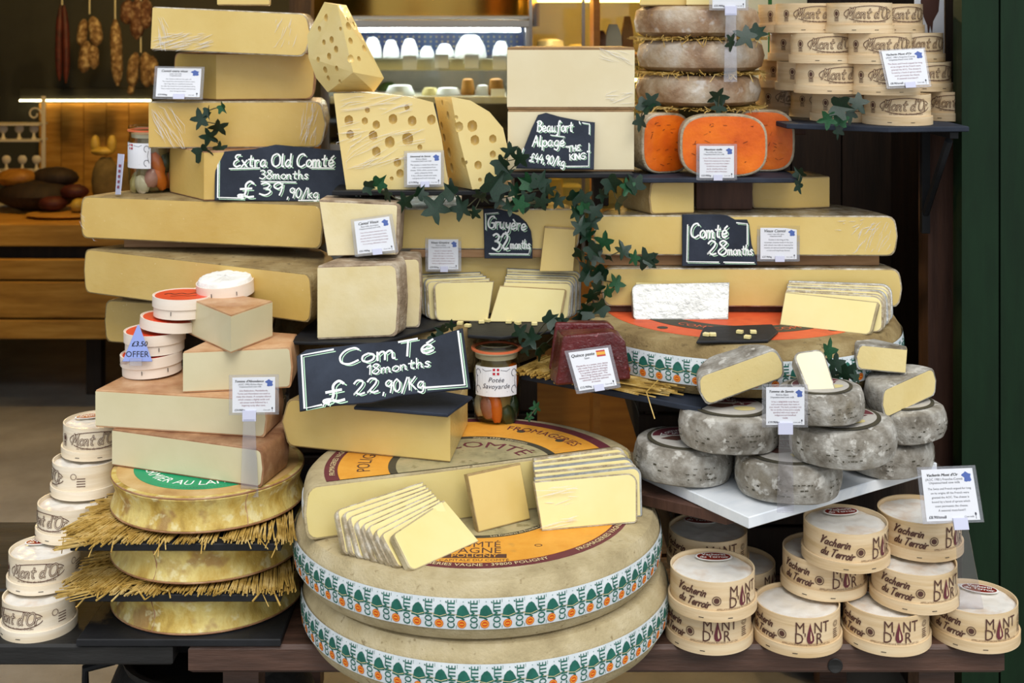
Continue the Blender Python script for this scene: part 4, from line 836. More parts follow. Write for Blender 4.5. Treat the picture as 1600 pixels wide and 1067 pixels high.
for k, row in enumerate(rows):
    for px, D, rz, lab in row: mput(px, D, zz+k*(MH+.0006), rz, lab)
lm = montbox('wood_box_pale', .0595, .0575, -.5); lfirst = [1]
zl = T0
for k, (px, D, rz, lab) in enumerate(((61, 2.165, -.35, 'round pale box at the bottom of the left corner stack'), (70, 2.21, .1, 'round pale box second from the bottom of the left corner stack'), (113, 2.275, -.55, 'round pale box in the middle of the left corner stack'),
                                      (135, 2.325, -1.2, 'round pale box with small print turned forward in left corner stack'), (151, 2.36, .25, 'round pale box at the top of the left corner stack'))):
    p = Vector(((px-CX)*D/F, D, zl)); 
    if k == 0: lm.location = p; lm.rotation_euler = (0, 0, rz); tag(lm, lab, None, 'round boxes in the left corner stack')
    else: dup(lm, p, (0, 0, rz), lab, 'round boxes in the left corner stack')
    zl += .0580

# ------------------------------------------------------------------ small boxes with red lids
def camembert(open_):
    r = thing('camembert_box', 'x', 'cheese box')
    R = .0545
    obj('base', MB().lathe([(0, 0), (R-.001, 0), (R-.001, .020 if not open_ else .024), (R-.003, .020 if not open_ else .024), (R-.003, .004), (0, .004)], 56), 'box_cream', r)
    if open_:
        ch = MB().lathe([(0, .004), (R-.0035, .004), (R-.0035, .024), (R-.006, .0305), (R-.012, .033), (R*.6, .0325), (0, .034)], 56)
        ch.v = [(x, y, z+random.uniform(-.0009, .0009)*(z > .03)) for x, y, z in ch.v]; obj('white_cheese', ch, 'rind_white', r)
    else:
        obj('lid', MB().lathe([(R+.001, .018), (R+.0015, .018), (R+.0015, .037), (R-.0005, .037), (R-.0005, .0355), (0, .0355), (0, .034), (R-.001, .034), (R-.001, .018), (R+.001, .018)], 56), 'box_cream', r)
        lb_ = obj('lid_print', MB().lathe([(0, .0356), (R-.003, .0356), (R-.003, .0361), (0, .0361)], 48), 'lid_red', r)
        G2().line(smooth([(-.034, .004), (-.026, .012), (-.016, .003), (-.004, .011), (.008, .002), (.020, .010), (.034, .005)]), .0026).line(smooth([(-.022, -.014), (-.006, -.010), (.010, -.015), (.024, -.011)]), .0020).build('dark_marks', 'ink_black', lb_, lambda u, v: Vector((u, v, .0366)))
    for a in (-.35, .5): obj('staple', MB().box(-.0005, .0005, -R-.0018, -R-.0008, .008, .015, M=Matrix.Rotation(a, 4, 'Z')), 'ink_black', r)
    return r
cb = camembert(False); cf = [1]
def cput(px, y, D, rot, lab):
    p = at(px, y, D); g = 'small round boxes with red lids'
    if cf[0]: cf[0] = 0; cb.location = p; cb.rotation_euler = rot; tag(cb, lab, None, g)
    else: dup(cb, p, rot, lab, g)
def cputz(px, z, D, rot, lab): cput(px, HY+(ZC-z)*F/D, D, rot, lab)
ll = thing('camembert_box', 'loose cream lid tipped to the right above the blue offer triangle', 'cheese box', ((266-CX)*2.385/F, 2.385, ZD+.083), (0, .10, .2))
obj('lid', MB().lathe([(.0555, 0), (.056, 0), (.056, .019), (.054, .019), (.054, .0175), (0, .0175), (0, .016), (.0535, .016), (.0535, 0), (.0555, 0)], 56), 'box_cream', ll); obj('lid_print', MB().lathe([(0, .0176), (.051, .0176), (.051, .0181), (0, .0181)], 40), 'lid_red', ll)
cputz(238, ZD+.003, 2.375, (0, -.05, .3), 'small box with red lid at the bottom, below the blue offer triangle')
cputz(242, ZD+.0425, 2.38, (0, .0, -.1), 'small cream box right behind the blue offer triangle')
cputz(286, ZD+.107, 2.385, (0, .02, .2), 'small box with red lid left of the pale corner wedge')
cputz(314, .9140, 2.508, (0, .0, .2), 'small box whose red lid just peeks out behind the corner wedge')
cputz(338, .9525, 2.465, (0, .0, .2), 'small box with bright red lid directly below the open white one')
co = camembert(True); p = at(353, 0, 2.42); co.location = (p.x, 2.418, .9945); co.rotation_euler = (.08, -.06, .1); tag(co, 'open small box showing a white bloomy cheese on top of red lids', None, 'small round boxes with red lids')

mat('label_grey', ['a9a49c', 'c4c0b8'], 20, 4, rough=.6)
# ------------------------------------------------------------------ grey wheels with mould
def tomme(seed):
    r = thing('grey_cheese', 'x', 'cheese', group='grey mould-rinded wheels')
    R, h = .0885, .063; rs = random.Random(seed)
    m = MB().lathe([(0, 0), (R*.6, 0), (R*.85, .0015), (R*.95, .006), (R*.995, .018), (R*1.01, h*.5), (R*.99, h-.016), (R*.945, h-.005), (R*.86, h-.001), (R*.6, h+.0005), (R*.3, h+.0005), (0, h+.0005)], 72)
    ph = [rs.uniform(0, 6.28) for _ in range(6)]
    def w(x, y, z):
        a = math.atan2(y, x); k = 1+.010*math.sin(2*a+ph[0])+.006*math.sin(5*a+ph[1]+z*60)+.004*math.sin(11*a+ph[2]-z*120); return (x*k, y*k, z+.0018*math.sin(3*a+ph[3])*(x*x+y*y > .003))
    m.v = [w(*v) for v in m.v]
    obj('rind', m, 'rind_tomme', r)
    g = G2()
    for row in range(3):
        u = -R*2.8
        while u < R*2.8:
            l = rs.uniform(.002, .007)
            if rs.random() < .5 and (int(u/.03) % 2 == 0): g.rect(u, .020+row*.009+rs.uniform(-.001, .001), u+l, .0212+row*.009+rs.uniform(0, .0012))
            u += l+rs.uniform(.001, .004)
    tag(g.build('stamp_marks', 'label_dark', r, cyl(R*1.004, .0016, 0)), kind='stuff')
    lab = obj('paper_label', MB().lathe([(0, h+.0008), (R*.74, h+.0008), (R*.74, h+.0026), (R*.69, h+.003), (0, h+.003)], 48), 'label_dark', r)
    obj('label_field', MB().lathe([(0, h+.0031), (R*.66, h+.0031), (R*.66, h+.0034), (0, h+.0034)], 40), 'label_grey', lab)
    q = lambda u, v: Vector((u, v, h+.0039))
    G2().poly([(R*.63*math.cos(t), R*.63*math.sin(t)) for t in [PI*.08+PI*.84*i/18 for i in range(19)]]).build('label_sky', 'label_maroon', lab, lambda u, v: Vector((u, v, h+.0036)))
    G2().poly([(-.045, -.004), (-.02, -.018), (.004, -.010), (.006, .004), (-.02, .008)]).build('label_cow', 'text_brown', lab, q)
    G2().disc(.020, -.024, .019, .012).build('label_meadow', 'paste_slice', lab, q)
    G2().poly([(.0, -.004), (.028, -.006), (.044, .008), (.02, .012)]).build('label_hill', 'label_maroon', lab, q)
    arctext(lab, 'Tomme', R*.34, .018, PI/2+.35, h+.0044, 'text_white', inward=True); arctext(lab, 'de Savoie', R*.22, .013, PI/2-.45, h+.0044, 'text_white', inward=True)
    return r
tm = [tomme(1), tomme(2)]; tu = set()
def tput(k, px, D, z, rot, lab, s=1.0):
    p = Vector(((px-CX)*D/F, D, z))
    if k in tu: o = dup(tm[k], p, rot, lab, 'grey mould-rinded wheels')
    else: tu.add(k); o = tm[k]; o.location = p; o.rotation_euler = rot; o['label'] = lab
    o.scale = (s, s, s)
ZM = .7205
tput(0, 1067, 2.225, ZM, (0, .03, .2), 'grey wheel at the left end, hanging over the brown plank', .97)
tput(1, 1231, 2.150, ZM, (0, 0, -.1), 'grey wheel at front centre of the marble, behind the clear card stand')
tput(0, 1385, 2.265, ZM, (0, 0, 1.2), 'grey wheel at back right of the marble, half hidden', .92)
tput(1, 1139, 2.190, ZM+.066, (0, .02, .1), 'grey wheel of the second layer, below the slate shelf corner', .98)
tput(0, 1318, 2.125, ZM+.066, (.02, -.06, -.25), 'rough grey wheel tilted on the second layer, with half-seen label', .98)
tput(1, 1405, 2.255, ZM+.062, (0, 0, .9), 'grey wheel of the second layer at the right, under the cut half', .90)
tput(0, 1283, 2.112, ZM+.134, (-.02, -.03, .3), 'topmost small grey wheel right beside the white price card', .80)
# cut pieces of the same
rr = half('cut_cheese', 'half grey-rinded cheese tilted on the slate corner, cut face forward', (-.073, 0), (.073, 0), .075, 0, .054, 'paste_tomme', 'rind_tomme', n=24, rc=.012, t=.003, group='cut grey-rinded cheeses')
mid = at(1160, 612, 2.155); rr.location = (mid.x, mid.y+.045, mid.z+.003); rr.rotation_euler = (math.radians(4), math.radians(-18), math.radians(6))
q = Vector((.614, 2.235))
h2 = half('cut_cheese', 'half grey-rinded cheese on the right grey wheel, cut face forward', (-.062, -.02), (.066, .03), .075, 0, .052, 'paste_tomme', 'rind_tomme', n=24, rc=.012, t=.003, group='cut grey-rinded cheeses')
p = at(1412, 650, 2.20); h2.location = (p.x-.01, p.y+.05, ZM+.122); h2.rotation_euler = (math.radians(5), math.radians(-7), math.radians(12))
p = at(1376, 592, 2.22)
c3 = cheese('cut_cheese', 'small grey-rinded quarter on top of the right-hand half', [(-.044, .0), (.034, -.030), (.046, -.012), (.01, .055), (-.03, .045)], [0, 0, 0, 1, 1], 0, .044, 'paste_tomme', 'rind_tomme', rc=.008, t=.0025, group='cut grey-rinded cheeses')
c3.location = (p.x, p.y+.03, ZM+.178); c3.rotation_euler = (0, math.radians(5), math.radians(18))
sl, _ = slab('cut_cheese', 'white-faced upright slice leaning on the topmost grey wheel', 'cheese', [at(1262, 612, 2.085), at(1306, 610, 2.085), at(1286, 545, 2.125), at(1237, 551, 2.125)], .030, 'rind_tomme', 'paste_beaufort', (.001, .002, .003, .003), (.004, .004, .012, .014), group='cut grey-rinded cheeses')

# ------------------------------------------------------------------ holed cheese
from mathutils.bvhtree import BVHTree
def holed(name, label, mb, holes, m='paste_emmental', hullz=False):
    me = mb.mesh(name) if isinstance(mb, MB) else mb
    bm = bmesh.new(); bm.from_mesh(me); bmesh.ops.recalc_face_normals(bm, faces=bm.faces); bm.to_mesh(me)
    tr = BVHTree.FromBMesh(bm); bm.free()
    hb = bmesh.new(); cs = []
    for px, py, r in holes:
        o = Vector((0, 0, ZC)); d = (at(px, py, 1.0)-o).normalized(); hit, nn, _, _ = tr.ray_cast(o, d)
        if hit is None: continue
        R = r*hit.y/F*1.30
        c = hit-nn*R*.48
        if any((c-c2).length < (R+R2)*1.01 for c2, R2 in cs): continue
        cs.append((c, R))
        bmesh.ops.create_icosphere(hb, subdivisions=2, radius=R, matrix=Matrix.Translation(c)@Matrix.Diagonal((.9, 1, 1.06, 1)))
    hm = bpy.data.meshes.new('holes'); hb.to_mesh(hm); hb.free()
    a = bpy.data.objects.new('a', me); b = bpy.data.objects.new('b', hm); COL.objects.link(a); COL.objects.link(b)
    md = a.modifiers.new('cut', 'BOOLEAN'); md.operation = 'DIFFERENCE'; md.object = b; md.solver = 'EXACT'
    dg = bpy.context.evaluated_depsgraph_get(); dg.update(); out = bpy.data.meshes.new_from_object(a.evaluated_get(dg))
    bpy.data.objects.remove(a); bpy.data.objects.remove(b)
    xs = [v.co for v in out.vertices]; c = Vector(((min(v.x for v in xs)+max(v.x for v in xs))/2, (min(v.y for v in xs)+max(v.y for v in xs))/2, min(v.z for v in xs)))
    for v in out.vertices: v.co = v.co-c
    out.name = name
    o = obj(name, out, m, None, c, sharp=30)
    return tag(o, label, 'cheese', 'holed cheese')
def pxloft(front, D0, back, D1): return MB().rings([[at(x, y, D0) for x, y in front], [at(x, y, D1) for x, y in back]])
fr = [(541, 296), (702, 296), (690, 215), (677, 160), (655, 154), (610, 148), (560, 145), (521, 146), (530, 220)]
he = holed('holed_cheese', 'large block of pale holed cheese with film, behind its small card',
      pxloft(fr, 2.475, [(x+(8 if x < 600 else -12), y-3 if y < 200 else y-17) for x, y in fr], 2.63),
      [(545,188,7),(557,189,6),(570,189,5),(588,195,6),(599,189,4),(614,186,7),(628,189,4),(644,189,7),(656,199,8),(574,172,4),(584,171,4),(636,168,4),(547,210,6),(583,212,7),(609,222,8),(572,226,7),(637,217,9),(656,230,4),(588,237,7),(674,187,7),(621,254,6),(625,271,6),(668,172,6),(612,279,3)])
creases(he, (535, 150, 640, 175), 14, 22, 2.475, length=60, seed=21); creases(he, (545, 205, 660, 260), 20, 26, 2.475, length=80, seed=22); creases(he, (530, 180, 560, 240), 10, 10, 2.475, length=40, seed=23)
fr = [(738, 296), (770, 294), (788, 272), (794, 235), (786, 200), (765, 175), (735, 157), (705, 151), (717, 215)]
bkp = [(702, 289), (735, 286), (748, 264), (752, 230), (748, 198), (730, 174), (708, 159), (679, 152), (690, 213)]
holed('holed_cheese', 'tall narrow wedge of holed cheese with darker side, by the ivy',
      pxloft(fr, 2.455, bkp, 2.56),
      [(717,198,7),(738,197,8),(711,184,3),(742,219,7),(770,217,6),(770,241,5),(747,258,6),(724,254,8),(700,180,6),(690,196,6),(694,215,6),(702,238,7),(706,262,7),(737,265,4),(750,281,3),(757,223,5),(691,160,4),(729,198,4)])
pts = [at(527, 8, 2.45), at(552, 113, 2.43), at(507, 3, 2.50), at(480, 55, 2.51), at(482, 90, 2.51), at(512, 144, 2.50), at(600, 122, 2.50), at(541, 8, 2.50), at(585, 143, 2.50), at(545, 143, 2.58), at(505, 70, 2.57), at(530, 20, 2.56), at(580, 120, 2.56), at(494, 122, 2.51)]
bm = bmesh.new()
for p_ in pts: bm.verts.new(p_)
bmesh.ops.convex_hull(bm, input=bm.verts); hme = bpy.data.meshes.new('holed_cheese'); bm.to_mesh(hme); bm.free()
holed('holed_cheese', 'pointed wedge of holed cheese standing on the large holed block', hme,
      [(509,28,5),(499,45,4),(518,62,5),(506,66,4),(525,77,5),(514,88,5),(497,93,4),(508,109,5),(526,107,4),(513,122,4),(545,41,6),(553,38,4),(546,92,5),(548,64,5),(561,92,4),(570,75,5),(543,30,3),(531,127,3),(519,97,5),(532,45,3)])

# ------------------------------------------------------------------ orange half balls
def mimo(label, px, D, z, w, h, yaw):
    r = thing('orange_cheese', label, 'cheese', ((px-CX)*D/F, D, z), (0, 0, yaw), 'cut orange cheeses')
    def ring(y, s, e=0.0):
        out = []
        for i in range(40):
            t = 2*PI*i/40; c, sn = math.cos(t), math.sin(t); k = .62
            out.append(Vector(((w/2*s-e)*math.copysign(abs(c)**k, c), y, h/2+(h/2*s-e)*math.copysign(abs(sn)**k, sn))))
        return out
    obj('rind', MB().rings([ring(.0, .97), ring(.002, 1), ring(.03, 1), ring(.06, .96), ring(.09, .82), ring(.11, .6), ring(.12, .3)]), 'rind_mimolette', r)
    rs = random.Random(px); m = MB().rings([ring(.02, 1, .005), ring(-.0008, 1, .0045), ring(-.0012, .9, .004), ring(-.0010, .5), ring(-.0013, .02)])
    obj('paste', m, 'paste_orange', r)
    g = G2()
    for k in range(26):
        u, v = rs.uniform(-.36, .36)*w, rs.uniform(.14, .86)*h; a = rs.choice((0, 0, .4, -.4, 1.2)); l = rs.uniform(.001, .005)
        g.line([(u+l*t*math.cos(a), v+l*t*math.sin(a)+rs.uniform(-.0004, .0004)) for t in (-1, -.3, .4, 1)], rs.uniform(.0004, .0011))
    tag(g.build('cracks', 'crack_brown', r, lambda u, v: Vector((u, -.0019, v))), kind='stuff')
    return r
mat('crack_brown', ['5a2203'], rough=.7)
mimo('cut orange cheese in the middle, behind its white card', 1131, 2.455, 1.2095, .168, .121, 0)
mimo('cut orange cheese at the left, turned towards the middle one', 1042, 2.515, 1.2095, .112, .119, .42)
mimo('cut orange cheese at the right, behind the middle one', 1192, 2.545, 1.2095, .125, .123, -.12)
# washed wheels above
def washed(z, label, x, R):
    r = thing('rustic_cheese', label, 'cheese', (x, 2.625, z), group='brown film-wrapped wheels')
    m = MB().lathe([(0, 0), (R*.85, 0), (R*.96, .008), (R, .03), (R*.96, .052), (R*.85, .060), (0, .060)], 64)
    def w(x, y, z):
        a = math.atan2(y, x); k = 1+.012*math.sin(7*a+x*30)*math.sin(z*50); return (x*k, y*k, z)
    m.v = [w(*v) for v in m.v]; obj('rind', m, 'rind_washed', r); return r
washed(1.3405, 'brown film-wrapped wheel directly above the orange cheeses', .380, .128)
washed(1.4095, 'brown film-wrapped wheel in the middle of the straw-layered stack', .385, .130)
washed(1.4785, 'brown film-wrapped wheel at the top of the straw-layered stack', .377, .128)
frontwedge('pale yellow wedge on top of the brown wheels, cut by the frame', 1000, 1072, 2.56, 1.5392, .05, 'paste_mid', 'rind_thin', roundr=False, depth=.1, group='wedges on the brown wheels')
frontwedge('paler cream wedge right beside the yellow one on the brown wheels', 1073, 1120, 2.55, 1.5392, .05, 'paste_slice', 'rind_thin', roundr=False, depth=.1, group='wedges on the brown wheels')

# ------------------------------------------------------------------ red jelly block, jars
def jelly(label, quad0, D0, quad1, D1):
    fr = [at(x, y, D0) for x, y in quad0]; bk = [at(x, y, D1) for x, y in quad1]
    c = (fr[0]+fr[1])/2; c.z = min(p.z for p in fr+bk)
    m = MB().rings([[p-c for p in fr], [p-c for p in bk]])
    bm = bmesh.new(); bm.from_mesh(m.mesh('x')); bmesh.ops.recalc_face_normals(bm, faces=bm.faces); bmesh.ops.bevel(bm, geom=bm.edges[:], offset=.005, segments=3, affect='EDGES', profile=.6)
    me = bpy.data.meshes.new('jelly_block'); bm.to_mesh(me); bm.free()
    return tag(obj('jelly_block', me, 'jelly', None, c, sharp=60), label, 'jelly', 'red fruit jelly blocks')
jelly('dark red fruit jelly block behind its card on straw', [(868, 603), (986, 593), (978, 535), (958, 518), (880, 525)], 2.235, [(858, 590), (978, 582), (965, 515), (945, 512), (870, 514)], 2.30)
jelly('red jelly block wrapped in film, half hidden behind the other', [(857, 578), (965, 578), (960, 512), (950, 504), (868, 504)], 2.325, [(860, 571), (960, 571), (955, 506), (948, 500), (866, 500)], 2.375)
def jar(label, loc, R, H, labelrot, seed, lab_lines):
    r = thing('preserving_jar', label, 'jar', loc)
    obj('glass', MB().lathe([(0, 0), (R*.72, 0), (R*.9, .006), (R, .022), (R, H*.62), (R*.96, H*.74), (R*.94, H*.86), (R*.97, H*.865), (R*.97, H*.875), (R*.9, H*.875)], 48), 'glass', r)
    li = obj('lid', MB().lathe([(R*.98, H*.90), (R*1.0, H*.93), (R*.97, H*.955), (R*.8, H*.955), (R*.76, H*.94), (0, H*.94)], 48), 'glass', r)
    ga = obj('rubber_ring', MB().lathe([(R*.90, H*.876), (R*1.03, H*.876), (R*1.03, H*.899), (R*.90, H*.899), (R*.90, H*.876)], 48), 'rubber_orange', r)
    obj('tab', MB().rings([[Vector((x, y, z)) for x, y in ((R*1.0, -.006), (R*1.22, -.005), (R*1.24, .005), (R*1.0, .006))] for z in (H*.878, H*.895)]), 'rubber_orange', ga)
    obj('broth', MB().lathe([(0, .004), (R*.55, .004), (R*.62, .010), (R*.66, .024), (R*.66, H*.60), (R*.62, H*.72), (R*.60, H*.78), (0, H*.78)], 40), 'broth', r)
    obj('fat_layer', MB().lathe([(0, H*.785), (R*.86, H*.785), (R*.88, H*.84), (0, H*.845)], 36), 'veg_onion', r)
    rs = random.Random(seed)
    cols = ['veg_carrot', 'veg_meat', 'veg_potato', 'veg_leaf', 'veg_onion', 'veg_meat', 'veg_carrot', 'veg_potato']
    names = {'veg_carrot': 'carrot_piece', 'veg_meat': 'meat_piece', 'veg_potato': 'potato_piece', 'veg_leaf': 'herb_leaf', 'veg_onion': 'onion_piece'}
    for k in range(18):
        a = 2*PI*k/9+rs.uniform(-.2, .2)+(k//9)*.35; z = H*(.16 if k < 9 else .48)+rs.uniform(-.012, .012); m = cols[(k*5+seed) % 8]
        M = Matrix.Rotation(a, 4, 'Z')@Matrix.Rotation(rs.uniform(-.5, .5), 4, 'X')
        long = m == 'veg_carrot'
        obj(names[m], MB().blob((math.cos(a)*R*.68, math.sin(a)*R*.68, z), R*.26, R*(.27 if long else .34), H*(.20 if long else .15), M, jit=.04), m, r)
    # paper label
    mp = cyl(R, .0006, 0)
    g = G2(); w, z0, z1 = R*.95, H*.36, H*.72; n = 14
    g.add([(-w+2*w*i/n, z) for i in range(n+1) for z in (z0, z1)], [(2*i, 2*i+2, 2*i+3, 2*i+1) for i in range(n)])
    lb_ = g.build('paper_label', 'card_white', r, mp); lb_.rotation_euler = (0, 0, labelrot)
    mp = cyl(R, .0011, 0)
    g = G2(); hh = z1-z0
    for s in (-1, 1):
        for yy in (z0+hh*.22, z0+hh*.78): g.ell(s*w*.82, yy, hh*.10, hh*.12, .0010, 0, 4.6, 14)
        g.line([(s*w*.9, z0+hh*.3), (s*w*.86, z0+hh*.5), (s*w*.9, z0+hh*.7)], .0008); g.line([(s*w*.2, z0+hh*.9), (s*w*.45, z0+hh*.86), (s*w*.6, z0+hh*.92)], .0008)
    y = z0+hh*.50
    for s in lab_lines: g.text(s, 0, y, hh*.23, shear=.25); y -= hh*.22
    g.line([(-w*.4, z0+hh*.16), (w*.5, z0+hh*.16)], .0006)
    g.build('print', 'ink', lb_, mp)
    G2().rect(-hh*.11, z0+hh*.74, hh*.11, z0+hh*.96).build('red_crest', 'ink_crest', lb_, mp)
    G2().rect(-hh*.025, z0+hh*.74, hh*.025, z0+hh*.96).rect(-hh*.11, z0+hh*.825, hh*.11, z0+hh*.875).build('white_cross', 'card_white', lb_, cyl(R, .0015, 0))
    return r
mat('broth', ['8f7a4c', 'a8905a'], 20, 3, rough=0.3, coat=.5); mat('ink_crest', ['c02438'], rough=.5)
mat('veg_carrot', ['d9620f', 'e8791c'], 30, 3, rough=.35, coat=.5); mat('veg_meat', ['a8685c', 'c28c7e'], 40, 4, rough=.4, coat=.5); mat('veg_potato', ['b8a468', 'c9b67c'], 30, 4, rough=.4, coat=.5)
mat('veg_leaf', ['22301a', '344426'], 60, 3, rough=.4, coat=.5); mat('veg_onion', ['cfc0a0', 'dccfb4'], 30, 3, rough=.3, coat=.5)
p = at(775, 667, 2.338); jar('glass preserving jar with orange rubber ring beside the big chalk sign', (p.x, 2.385, .7672), .0455, .150, 0.0, 3, ['Potée', 'Savoyarde'])
p = at(229, 303, 2.66); jar('glass preserving jar half behind a side-on label at upper left', (p.x, 2.705, 1.1505), .0500, .146, -.75, 6, [])
# ------------------------------------------------------------------ chalk signs
def sign(label, quad, outline, white, green=True):
    o, mp = slab('chalk_sign', label, 'sign', quad, .006, 'slate', outline=outline, group='slate chalk signs', bev=.0012)
    g1, g2 = G2(), G2(); Wd, H = mp.w, mp.h
    for it in white:
        if it[0] == 't':
            _, s, x, y, hgt, fit = it[:6]; rot = it[6] if len(it) > 6 else 0; w = max(.0022, hgt*H*.125)
            g1.script(s, x*Wd, y*H, hgt*H, w, shear=.06, jit=.02, fit=fit*Wd, rot=rot)
            g2.script(s, x*Wd, y*H, hgt*H, w*.42, shear=.06, jit=.02, fit=fit*Wd, off=(w*1.15, -w*.95), rot=rot)
        else:
            _, pts, w = it
            g1.line([(x*Wd, y*H) for x, y in pts], w); g2.line([(x*Wd+w*1.1, y*H-w*1.2) for x, y in pts], w*.5)
    g1.build('chalk_lettering', 'chalk', o, flat(mp, .0005)); g2.build('chalk_outline', 'chalk_green', o, flat(mp, .0004))
    return o
w_ = .0022
sign('chalk slate sign reading 38 months, in front of the upper left pile', [at(335, 313, 2.545), at(562, 316, 2.545), at(562, 234, 2.565), at(336, 236, 2.565)],
     [(0, 0), (1, 0), (1, .98), (.82, 1.0), (.62, 1.06), (.42, 1.12), (.28, 1.04), (.1, 1.0), (0, .98)],
     [('t', 'Extra Old Comté', .13, .68, .25, .70), ('t', '38months', .31, .44, .17, .34), ('t', '£', .16, .07, .32, .13), ('t', '39', .31, .12, .24, .17), ('t', ',90/kg', .50, .07, .19, .22),
      ('l', [(.10, .64), (.31, .655)], w_), ('l', [(.66, .655), (.82, .65)], w_), ('l', [(.32, .385), (.56, .375)], w_), ('l', [(.022, .86), (.022, .06), (.20, .05)], w_*1.3), ('l', [(.92, .93), (.975, .93), (.975, .05), (.58, .02)], w_*1.1)])
sign('large chalk slate sign reading 18 months in the centre', [at(468, 642, 2.13), at(735, 606, 2.13), at(723, 512, 2.19), at(463, 550, 2.19)],
     [(0, 0), (.2, .02), (.42, -.02), (.6, .03), (1, 0), (1, 1), (.93, .97), (.8, .90), (.62, .94), (.4, .98), (.2, 1.0), (.06, 1.02), (0, .93)],
     [('t', 'ComTé', .25, .66, .26, .58), ('t', '18months', .41, .44, .16, .38), ('t', '£', .14, .07, .34, .15), ('t', '22', .32, .13, .24, .16), ('t', ',90/Kg', .49, .10, .20, .25),
      ('l', [(.22, .95), (.03, .93), (.03, .03), (.13, .05)], w_*1.5), ('l', [(.74, .10), (.97, .06), (.97, .95)], w_*1.5), ('l', [(.14, .03), (.15, .08)], w_), ('l', [(.17, .03), (.18, .08)], w_)])
sign('irregular chalk slate sign with the words the king on ivory blocks', [at(806, 263, 2.445), at(928, 265, 2.445), at(930, 176, 2.463), at(806, 176, 2.463)],
     [(0, 0), (1, 0), (1.0, .83), (.80, .86), (.55, .93), (.38, 1.0), (.28, .96), (.2, .72)],
     [('t', 'Beaufort', .27, .66, .19, .46), ('t', 'Alpage', .21, .40, .19, .42), ('t', '£44,90/kg', .17, .13, .15, .46, -.12), ('t', 'THE', .66, .30, .10, .18, .15), ('t', 'KING', .69, .16, .10, .21, .12), ('t', '"', .63, .30, .10, .05), ('t', '"', .90, .22, .10, .05),
      ('l', [(.84, .82), (.93, .80), (.93, .62)], w_*.8), ('l', [(.93, .46), (.93, .06), (.64, .05)], w_*.8), ('l', [(.10, .36), (.06, .22)], w_*.8), ('l', [(.80, .84), (.81, .80)], w_*.8), ('l', [(.44, .60), (.62, .57), (.58, .48)], w_*.7)])
sign('small chalk slate sign reading 32 months, under the ivy', [at(757, 404, 2.506), at(832, 404, 2.506), at(832, 326, 2.514), at(755, 326, 2.514)],
     [(0, 0), (1, 0), (1.0, .35), (.97, .55), (.88, .72), (.72, .86), (.5, .95), (.25, 1), (0, 1)],
     [('t', 'Gruyère', .08, .62, .24, .80, -.07), ('t', '32', .17, .18, .32, .36), ('t', 'months', .54, .20, .18, .42), ('l', [(.30, .92), (.04, .90), (.04, .58)], w_*.8), ('l', [(.10, .10), (.92, .09), (.95, .20)], w_*.9)])
sign('broken-edged chalk slate sign reading 28 months at the right', [at(1066, 416, 2.446), at(1184, 416, 2.446), at(1184, 335, 2.453), at(1066, 335, 2.453)],
     [(0, 0), (1, .02), (.97, .2), (.92, .42), (.89, .8), (.86, .90), (.7, .90), (.6, .98), (.5, 1), (0, 1)],
     [('t', 'Comté', .11, .55, .27, .50), ('t', '28', .33, .22, .27, .28), ('t', 'months', .60, .22, .19, .34), ('l', [(.07, .80), (.06, .09), (.48, .08)], w_), ('l', [(.55, .08), (.95, .07)], w_), ('l', [(.72, .84), (.86, .82), (.86, .42)], w_)])

